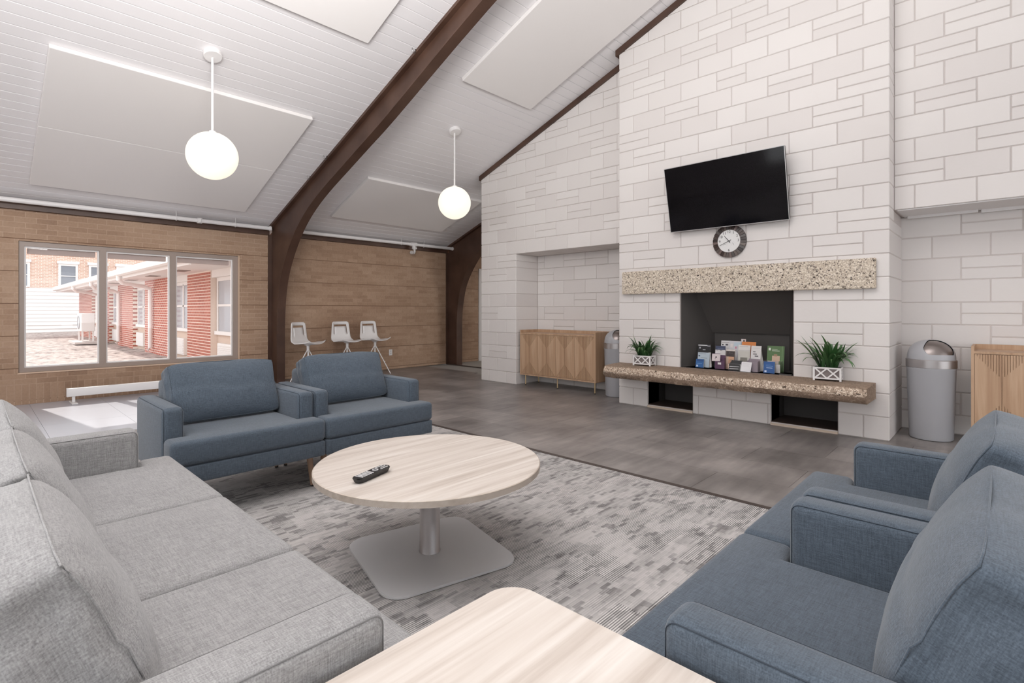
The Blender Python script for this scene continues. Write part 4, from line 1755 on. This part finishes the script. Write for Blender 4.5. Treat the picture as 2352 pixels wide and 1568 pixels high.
ZH = 0.5015
leaflet('brochure', 5.70, 2.455, ZH, 0.145, 0.255, (34, 33, 36), 'black brochure with silver streaks at the left of the firebox', prints=(
    (0.02, 0.75, 0.93, 0.97, (214, 214, 216)), (0.12, 0.22, 0.80, 0.87, (190, 190, 196)), (0.4, 0.62, 0.74, 0.77, (206, 206, 210)), (0.75, 0.98, 0.9, 0.95, (150, 150, 156)),
    (0.2, 0.6, 0.58, 0.60, (160, 160, 166)), (0.3, 0.8, 0.5, 0.52, (210, 212, 216))))
leaflet('brochure', 5.645, 2.43, ZH, 0.135, 0.165, (186, 198, 208), 'pale blue brochure in front of the black one', th=0.012, pages=3, prints=(
    (0.05, 0.2, 0.72, 0.82, (96, 110, 126)), (0.25, 0.8, 0.62, 0.64, (80, 90, 104)), (0.1, 0.7, 0.9, 0.92, (60, 70, 84))))
leaflet('card_stack', 5.595, 2.45, ZH, 0.09, 0.095, (46, 98, 158), 'stack of blue cards standing before the pale blue brochure', 'card', th=0.016, lean=0.2, prints=(
    (0.1, 0.3, 0.1, 0.3, (206, 218, 232)), (0.1, 0.9, 0.72, 0.98, (36, 78, 132)), (0.15, 0.8, 0.45, 0.5, (120, 160, 204))))
leaflet('brochure', 5.70, 2.27, ZH, 0.11, 0.245, (70, 78, 104), 'navy topped brochure behind the purple box', prints=(
    (0.0, 1.0, 0.55, 0.82, (226, 222, 222)), (0.1, 0.25, 0.78, 0.81, (40, 40, 44)), (0.45, 0.7, 0.78, 0.81, (40, 40, 44)), (0.2, 0.8, 0.86, 0.89, (96, 106, 132))), pages=2)
leaflet('flyer', 5.588, 2.262, ZH + 0.086, 0.085, 0.085, (208, 196, 196), 'small pink grey flyer tilted over the purple box', 'flyer', th=0.004, lean=0.35, yaw=0.25, prints=(
    (0.42, 0.58, 0.4, 0.6, (70, 58, 62)), (0.0, 1.0, 0.93, 1.0, (86, 60, 84))))
pb = empty('leaflet_box', (5.615, 2.225, ZH), 0.08, 'small dark purple leaflet box with a white label', 'box')
bm = B((-0.022, -0.019, -0.05, 0.05, 0, 0.085), (0.02, 0.023, -0.05, 0.05, 0, 0.15), (-0.019, 0.02, -0.05, -0.047, 0, 0.12), (-0.019, 0.02, 0.047, 0.05, 0, 0.12), (-0.019, 0.02, -0.047, 0.047, 0, 0.004))
obj('shell', bm, pcol((92, 62, 88)), pb)
obj('label_patch', B((-0.0235, -0.0218, -0.015, 0.02, 0.05, 0.072)), M_PAPER, pb)
leaflet('brochure', 5.64, 2.135, ZH, 0.095, 0.215, (112, 96, 88), 'brochure with a warm portrait picture beside the purple box', th=0.012, prints=(
    (0, 1, 0.92, 1.0, (214, 206, 200)), (0.05, 0.95, 0.64, 0.92, (64, 54, 54)), (0.3, 0.75, 0.80, 0.86, (170, 160, 156)), (0.0, 0.3, 0.0, 0.66, (198, 172, 152)), (0.3, 0.9, 0.30, 0.64, (206, 160, 130)),
    (0.4, 0.8, 0.36, 0.5, (226, 184, 156)), (0.0, 1.0, 0.0, 0.28, (224, 196, 180)), (0.0, 1.0, 0.05, 0.07, (150, 110, 90))))
leaflet('booklet', 5.80, 2.25, ZH, 0.11, 0.30, (222, 220, 220), 'white booklet with dark dots standing at the back', 'booklet', prints=(
    (0.1, 0.25, 0.82, 0.87, (50, 48, 52)), (0.45, 0.7, 0.82, 0.88, (80, 76, 82)), (0.1, 0.8, 0.92, 0.94, (160, 150, 150))))
leaflet('booklet', 5.775, 2.14, ZH, 0.13, 0.30, (214, 212, 216), 'white booklet with pale blue print behind the portrait brochure', 'booklet', prints=(
    (0.4, 0.95, 0.82, 0.96, (196, 210, 220)), (0.5, 0.62, 0.72, 0.8, (206, 140, 160)), (0.1, 0.3, 0.76, 0.9, (232, 224, 222))))
leaflet('booklet', 5.79, 2.06, ZH, 0.05, 0.325, (226, 206, 200), 'narrow booklet with a pink photo rising highest behind the others', 'booklet', prints=(
    (0.0, 0.45, 0.84, 1.0, (222, 216, 216)), (0.45, 0.75, 0.86, 0.97, (48, 40, 42))))
leaflet('folder', 5.745, 1.985, ZH, 0.145, 0.30, (218, 134, 70), 'orange folder standing behind the white leaflets', 'folder', th=0.01)
leaflet('magazine', 5.70, 2.015, ZH, 0.125, 0.265, (226, 222, 218), 'off white magazine in front of the orange folder', 'magazine', th=0.008, prints=(
    (0.0, 1.0, 0.775, 0.785, (150, 146, 144)), (0.1, 0.8, 0.93, 0.95, (190, 186, 184)), (0.02, 0.98, 0.2, 0.76, (206, 202, 194)), (0.2, 0.8, 0.25, 0.5, (186, 178, 166))))
leaflet('leaflet', 5.67, 1.888, ZH, 0.105, 0.265, (226, 223, 222), 'fan of white leaflets right of the orange folder', th=0.01, pages=5, yaw=-0.12, prints=(
    (0.2, 0.45, 0.74, 0.78, (120, 116, 118)), (0.22, 0.6, 0.65, 0.69, (110, 106, 108)), (0.4, 0.75, 0.57, 0.61, (90, 86, 90)), (0.35, 0.7, 0.16, 0.36, (58, 56, 58)), (0.45, 0.6, 0.22, 0.3, (150, 148, 150)),
    (0.2, 0.85, 0.9, 0.91, (190, 188, 188)), (0.2, 0.7, 0.45, 0.46, (190, 188, 188))))
lb = empty('leaflet_holder', (5.60, 1.885, ZH), -0.1, 'clear holder full of white leaflets at the fireplace middle', 'holder')
bm = B((-0.012, -0.009, -0.058, 0.058, 0, 0.10), (0.04, 0.043, -0.058, 0.058, 0, 0.13), (-0.009, 0.04, -0.058, -0.055, 0, 0.11), (-0.009, 0.04, 0.055, 0.058, 0, 0.11), (-0.009, 0.04, -0.055, 0.055, 0, 0.004))
obj('shell', bm, plain('lilac_grey_acrylic', (160, 148, 156), 0.3), lb)
for k in range(4):
    leaflet('leaflet', 5.575 + 0.011 * k, 2.065 - 0.004 * k, ZH, 0.11, 0.07 + 0.012 * k, (40, 38, 40) if k % 2 == 0 else (214, 212, 212),
            ['small black leaflet in front of the magazine, foremost of its pile', 'small white leaflet second in the low pile before the magazine', 'small black leaflet third in the low pile before the magazine', 'small white leaflet rearmost in the low pile before the magazine'][k],
            th=0.004, lean=0.3, yaw=0.1, prints=((0.05, 0.95, 0.55, 0.62, (232, 230, 230)), (0.05, 0.9, 0.2, 0.3, (200, 198, 198))) if k % 2 == 0 else ((0.0, 1.0, 0.85, 1.0, (30, 28, 30)),))
leaflet('card', 5.535, 1.935, ZH, 0.105, 0.105, (228, 226, 228), 'white card leaning at the front of the leaflet group', 'card', th=0.002, lean=0.38, yaw=-0.05, prints=(
    (0.15, 0.85, 0.8, 0.81, (170, 170, 176)), (0.15, 0.75, 0.68, 0.69, (180, 180, 186)), (0.15, 0.8, 0.56, 0.57, (190, 190, 194))))
leaflet('brochure', 5.715, 1.705, ZH, 0.165, 0.27, (92, 122, 78), 'green brochure with a pale picture at the right of the firebox', th=0.008, prints=(
    (0.08, 0.2, 0.82, 0.92, (228, 232, 222)), (0.28, 0.6, 0.86, 0.875, (200, 210, 190)), (0.28, 0.72, 0.80, 0.82, (222, 228, 214)), (0.3, 0.75, 0.42, 0.62, (214, 184, 160)), (0.05, 0.7, 0.30, 0.42, (226, 208, 200)),
    (0.86, 0.9, 0.2, 1.0, (120, 150, 104)), (0.4, 0.6, 0.6, 0.68, (170, 140, 112))))
leaflet('card_stack', 5.562, 1.715, ZH, 0.105, 0.118, (44, 88, 148), 'stack of blue cards in front of the green brochure', 'card', th=0.014, lean=0.15, prints=(
    (0.1, 0.28, 0.08, 0.24, (206, 218, 236)), (0.2, 0.85, 0.60, 0.63, (120, 160, 206)), (0.25, 0.8, 0.44, 0.48, (190, 208, 230)), (0.2, 0.7, 0.72, 0.74, (96, 140, 190))))
lh = empty('leaflet_holder', (5.61, 1.705, ZH), 0, 'clear leaflet holder round the blue cards at the right', 'holder')
obj('shell', B((-0.016, -0.0135, -0.085, 0.085, 0, 0.09), (0.09, 0.0925, -0.085, 0.085, 0, 0.12), (-0.0135, 0.09, -0.085, -0.0825, 0, 0.12), (-0.0135, 0.09, 0.0825, 0.085, 0, 0.12)), clear_mat(), lh)
obj('filler_card', B((0.012, 0.016, -0.078, 0.078, 0.003, 0.088)), M_PAPER, lh)
obj('firebox_sill', B((5.50, 5.535, 1.49, 1.60, 0.5, 0.512)), M_FIRE, wb)

# ------------------------------------------------------------------ white stools


def stool(x, y, rz, label):
    e = empty('stool', (x, y, 0), rz, label, 'stool', 'white plastic stools along the brick wall')
    # local: faces -y (seat front towards -y)
    prof = catmull([(0.215, 0.945), (0.200, 0.86), (0.182, 0.76), (0.165, 0.675), (0.135, 0.622), (0.06, 0.605), (-0.04, 0.606), (-0.13, 0.600), (-0.205, 0.612)], 3)
    n = len(prof)
    us = [-1, -0.93, -0.82, -0.74, -0.65, -0.4, 0, 0.4, 0.65, 0.74, 0.82, 0.93, 1]
    bm = bmesh.new()
    grid = []
    for i, (yy, zz) in enumerate(prof):
        t = i / (n - 1)
        hwid = 0.165 + 0.045 * min(1, t / 0.5)
        row = []
        for u in us:
            z = zz
            yv = yy
            if t < 0.4:
                yv -= 0.025 * u * u * (0.4 - t) / 0.4 * 1.5
                if t < 0.05:
                    z -= 0.02 * max(0, abs(u) - 0.85) / 0.15
            if t > 0.55:
                k = (t - 0.55) / 0.45
                z += 0.050 * k * abs(u) ** 2.2 - 0.006 * k
                yv += 0.03 * k * k * u * u
            else:
                z += 0.012 * u * u * (1 if t > 0.4 else 0)
            row.append(bm.verts.new((u * hwid, yv, z)))
        grid.append(row)
    for i in range(n - 1):
        for j in range(len(us) - 1):
            um = (us[j] + us[j + 1]) / 2
            if i in (2,) and abs(um) < 0.74:
                continue
            if 2 <= i < 7 and 0.65 < abs(um) < 0.74:
                continue
            bm.faces.new((grid[i][j], grid[i][j + 1], grid[i + 1][j + 1], grid[i + 1][j]))
    o = obj('seat_shell', bm, M_WMET, e, smooth=True)
    so = o.modifiers.new('solid', 'SOLIDIFY')
    so.thickness = 0.012
    so.offset = 0
    bm = bmesh.new()
    lathe(bm, [(0.0, 0.604), (0.06, 0.602), (0.055, 0.585), (0.024, 0.575), (0.022, 0.52), (0.024, 0.49), (0.012, 0.48)], 20)
    obj('column', bm, M_WMET, e, angle=40)
    for k in range(4):
        a = radians(45 + 90 * k)
        d = Vector((cos(a), sin(a), 0))
        bm = bmesh.new()
        tube(bm, [d * 0.012 + Vector((0, 0, 0.51)), d * 0.03 + Vector((0, 0, 0.47)), d * 0.265 + Vector((0, 0, 0.012)), d * 0.27 + Vector((0, 0, 0.001))], 0.0085, 8)
        pd = Vector((-d.y, d.x, 0))
        tube(bm, [d * 0.17 + Vector((0, 0, 0.219)), d * 0.172 + pd * 0.05 + Vector((0, 0, 0.219))], 0.007, 8)
        obj('leg', bm, M_WMET, e, smooth=True)
    return e


stool(3.69, 8.0, radians(29), 'white stool beside the dark arch, turned in profile')
stool(4.42, 8.10, radians(10), 'middle white stool of the row behind the far blue armchair')
stool(4.97, 8.12, radians(10), 'white stool at the right of its row, nearest the wall outlet')

# wall outlet
wo = empty('wall_outlet', (5.572, YB, 0.326), 0, 'small white outlet plate on the brick wall right of the stools', 'outlet')
obj('plate', rbox(-0.037, 0.037, -0.007, 0.001, -0.058, 0.058, 0.004, 2), M_WHITE, wo)
for dz in (-0.022, 0.022):
    obj('socket', rbox(-0.014, 0.014, -0.0085, -0.006, dz - 0.013, dz + 0.013, 0.003, 1), plain('socket_grey', (206, 202, 200), 0.5), wo)

# ------------------------------------------------------------------ baseboard heater
ht = empty('baseboard_heater', (0.80, 8.25, 0), 0, 'long low white heater on feet under the window', 'heater')
obj('casing', rbox(0.0, 2.3, -0.035, 0.035, 0.085, 0.185, 0.006, 2), M_WMET, ht, angle=40)
for fx in (0.06, 1.15, 2.24):
    ft = obj('foot', B((fx - 0.014, fx + 0.014, -0.02, 0.02, 0.015, 0.087)), M_WMET, ht)
    obj('foot_plate', rbox(fx - 0.03, fx + 0.03, -0.15, 0.15, 0.001, 0.016, 0.004, 1), M_WMET, ft)
obj('end_cap', rbox(-0.006, 0.012, -0.037, 0.037, 0.083, 0.187, 0.004, 1), M_WMET, ht)

# ------------------------------------------------------------------ outside the window
bm = bmesh.new()
GX, GY = 40, 60
gv = []
for i in range(GX + 1):
    for j in range(GY + 1):
        x = -30 + 60 * i / GX
        y = 8.82 + 33 * (j / GY)
        gv.append(bm.verts.new((x, y, -0.12 + 0.05 * noise.noise(Vector((x * 0.9, y * 0.9, 0))))))
for i in range(GX):
    for j in range(GY):
        a = i * (GY + 1) + j
        bm.faces.new((gv[a], gv[a + GY + 1], gv[a + GY + 2], gv[a + 1]))
struct('ground', bm, m_ground(), smooth=True)

M_RED = m_brick('red_brick', [(0.15, (150, 74, 60)), (0.5, (176, 96, 78)), (0.9, (196, 118, 98))])
M_REDT = m_brick_tex('red_brick_courses', (172, 92, 76), (190, 110, 92), (240, 226, 214), 0.2, 0.0677, 'YZ', 0.0075)
M_EXW = plain('white_exterior_paint', (232, 226, 222), 0.6)
M_EXG = plain('pale_window_glass', (176, 178, 184), 0.15)
wing = empty('brick_wing', (3.65, 12.6, -0.1), 0, 'low red brick wing with white eaves outside the window', 'building')
XWG = 3.65


def wp(name, bm, mat, parent=wing):
    o = obj(name, bm, mat, parent)
    if parent is wing:
        o.location = (-3.65, -12.6, 0.1)
    return o


openings = [(9.6, 12.72), (14.5, 16.2), (19.0, 20.7), (23.2, 24.9), (27.4, 29.1)]
piers = [(12.72, 14.5), (16.2, 19.0), (20.7, 23.2), (24.9, 27.4), (29.1, 33.0)]
for k, (a, c) in enumerate(piers):
    if k == 0:
        pr = wp('wall_pier', B((XWG + 0.004, XWG + 0.5, a + 0.004, c, -0.2, 2.02)), plain('pale_mortar', (238, 222, 210), 0.9))
        bl, bh = 0.2, 0.0677
        cache = {}
        for r in range(31):
            z = -0.1 + r * bh
            y = a - (r % 2) * bl / 2
            while y < c - 0.02:
                y0, y1 = max(a, y), min(c, y + bl)
                if y1 - y0 > 0.03 and z + bh < 2.03:
                    w = round(y1 - y0 - 0.012, 3)
                    dp = 0.5 if y0 < a + 0.001 else 0.03
                    if (w, dp) not in cache:
                        cache[(w, dp)] = mesh_from(B((0, dp, -w / 2, w / 2, -0.0255, 0.0255)), 'brick', M_RED)
                    link('brick', cache[(w, dp)], pr, (XWG, (y0 + y1) / 2, z + bh / 2))
                y += bl
    else:
        wp('wall_pier', B((XWG, XWG + 0.5, a, c, -0.2, 2.02)), M_REDT)
for k, (a, c) in enumerate(openings):
    xr = XWG + 0.12
    fr = wp('window', B((xr, xr + 0.06, a + 0.02, a + 0.11, 0.66, 1.86), (xr, xr + 0.06, c - 0.11, c - 0.02, 0.66, 1.86), (xr, xr + 0.06, a + 0.11, c - 0.11, 1.78, 1.86),
                        (xr - 0.05, xr + 0.06, a + 0.02, c - 0.02, 0.60, 0.68), (xr, xr + 0.06, (a + c) / 2 - 0.04, (a + c) / 2 + 0.04, 0.66, 1.8), (xr, xr + 0.05, a + 0.11, c - 0.11, 1.22, 1.27)), M_EXW)
    obj('window_glass', B((xr + 0.02, xr + 0.03, a + 0.11, c - 0.11, 0.68, 1.78)), M_EXG, fr)
    wp('spandrel_panel', B((xr + 0.01, xr + 0.08, a, c, -0.2, 0.6)), plain('pebble_panel', (206, 184, 168), 0.9))
    wp('lintel_panel', B((XWG + 0.02, XWG + 0.2, a, c, 1.86, 2.03)), M_EXW)
    ym = a + 0.62 * (c - a) if k else 11.95
    gr = wp('heater_grille', B((xr - 0.06, xr + 0.02, ym - 0.5, ym + 0.5, 0.0, 0.42)), M_EXW)
    if k < 2:
        for q in range(9):
            obj('louvre', B((xr - 0.075, xr - 0.058, ym - 0.47, ym + 0.47, 0.03 + q * 0.042, 0.052 + q * 0.042)), M_EXW, gr)
# eaves: soffit, fascia, gutter, roof plane
wp('soffit', B((2.86, XWG + 0.5, 9.0, 33.2, 2.02, 2.06)), M_EXW)
for k in range(7):
    y = 13.0 + 2.6 * k
    wp('soffit_vent', B((3.1, 3.34, y, y + 0.5, 2.008, 2.021)), plain('vent_taupe', (150, 132, 124), 0.9))  # vents a darker taupe than the soffit
wp('fascia', B((2.82, 2.86, 11.1, 33.2, 2.0, 2.2)), M_EXW)
bm = bmesh.new()
prism(bm, [(2.82, 2.2), (2.70, 2.2), (2.68, 2.09), (2.73, 2.06), (2.82, 2.06)], 'Y', 11.05, 33.25)
wp('gutter', bm, M_EXW)
bm = bmesh.new()
prism(bm, [(2.72, 2.20), (8.0, 4.0), (8.0, 4.1), (2.72, 2.25)], 'Y', 11.0, 33.3)
wp('roof', bm, plain('pale_roof', (214, 208, 204), 0.8))
for y in (17.9, 22.6, 27.0):
    bm = bmesh.new()
    tube(bm, [(2.75, y - 0.5, 2.1), (2.75, y - 0.5, 1.97), (2.85, y - 0.4, 1.88), (3.4, y - 0.05, 1.82), (3.56, y, 1.75), (3.57, y, 1.6), (3.57, y, 0.05), (3.50, y, -0.03)], 0.055, 10)
    wp('downspout', bm, M_EXW)

acu = empty('heat_pump', (3.05, 25.0, -0.1), 0, 'white heat pump on a stand beside the brick wing outside', 'air conditioner')
obj('slab', B((-0.5, 0.4, -0.9, 0.9, 0.0, 0.08)), plain('concrete_pad', (206, 196, 190), 0.9), acu)
obj('casing', rbox(-0.28, 0.12, -0.5, 0.5, 0.45, 1.12, 0.02, 2), M_EXW, acu)
obj('stand', B((-0.26, -0.21, -0.45, -0.4, 0.08, 0.45), (-0.26, -0.21, 0.4, 0.45, 0.08, 0.45), (0.05, 0.1, -0.45, -0.4, 0.08, 0.45), (0.05, 0.1, 0.4, 0.45, 0.08, 0.45)), M_EXW, acu)
bm = bmesh.new()
lathe(bm, [(0.26, 0), (0.26, 0.02), (0.22, 0.02), (0.22, 0)], 24, cap=False)
obj('fan_grille', bm, plain('grille_grey', (160, 160, 164), 0.5), acu, (-0.28, 0.1, 0.79), (0, radians(-90), 0))

far = empty('far_building', (1.0, 40.0, -0.15), 0, 'far brick building with white lower siding and white windows outside', 'building')


def fp(name, bm, mat, parent=far):
    o = obj(name, bm, mat, parent)
    if parent is far:
        o.location = (-1.0, -40.0, 0.15)
    return o


M_TANT = m_brick_tex('far_tan_brick', (196, 158, 138), (210, 174, 154), (240, 228, 218), 0.24, 0.085, 'XZ', 0.008)
fp('upper_wall', B((-22, 16, 40.0, 40.6, 2.42, 7.5)), M_TANT)
fp('lower_wall', B((-22, 16, 40.05, 40.6, -0.2, 2.42)), M_EXW)
for k in range(12):
    bm = bmesh.new()
    z = -0.15 + k * 0.214
    prism(bm, [(39.96, z), (40.05, z), (40.05, z + 0.214), (40.02, z + 0.214)], 'X', -22, 16)
    fp('siding_board', bm, M_EXW)
for xc in (-6.0, -3.4, -0.9, 1.83, 3.93, 5.31, 6.65):
    w = 0.33
    f = fp('window', B((xc - w - 0.11, xc - w, 39.92, 40.02, 2.46, 3.86), (xc + w, xc + w + 0.11, 39.92, 40.02, 2.46, 3.86), (xc - w, xc + w, 39.92, 40.02, 3.74, 3.86),
                       (xc - w, xc + w, 39.92, 40.02, 2.44, 2.52), (xc - w, xc + w, 39.94, 40.02, 3.12, 3.17)), M_EXW)
    obj('window_glass', B((xc - w, xc + w, 39.97, 39.99, 2.52, 3.74)), plain('far_glass', (120, 124, 132), 0.15), f)
    fp('cornice', B((xc - w - 0.17, xc + w + 0.17, 39.86, 40.02, 3.86, 4.02)), M_EXW)
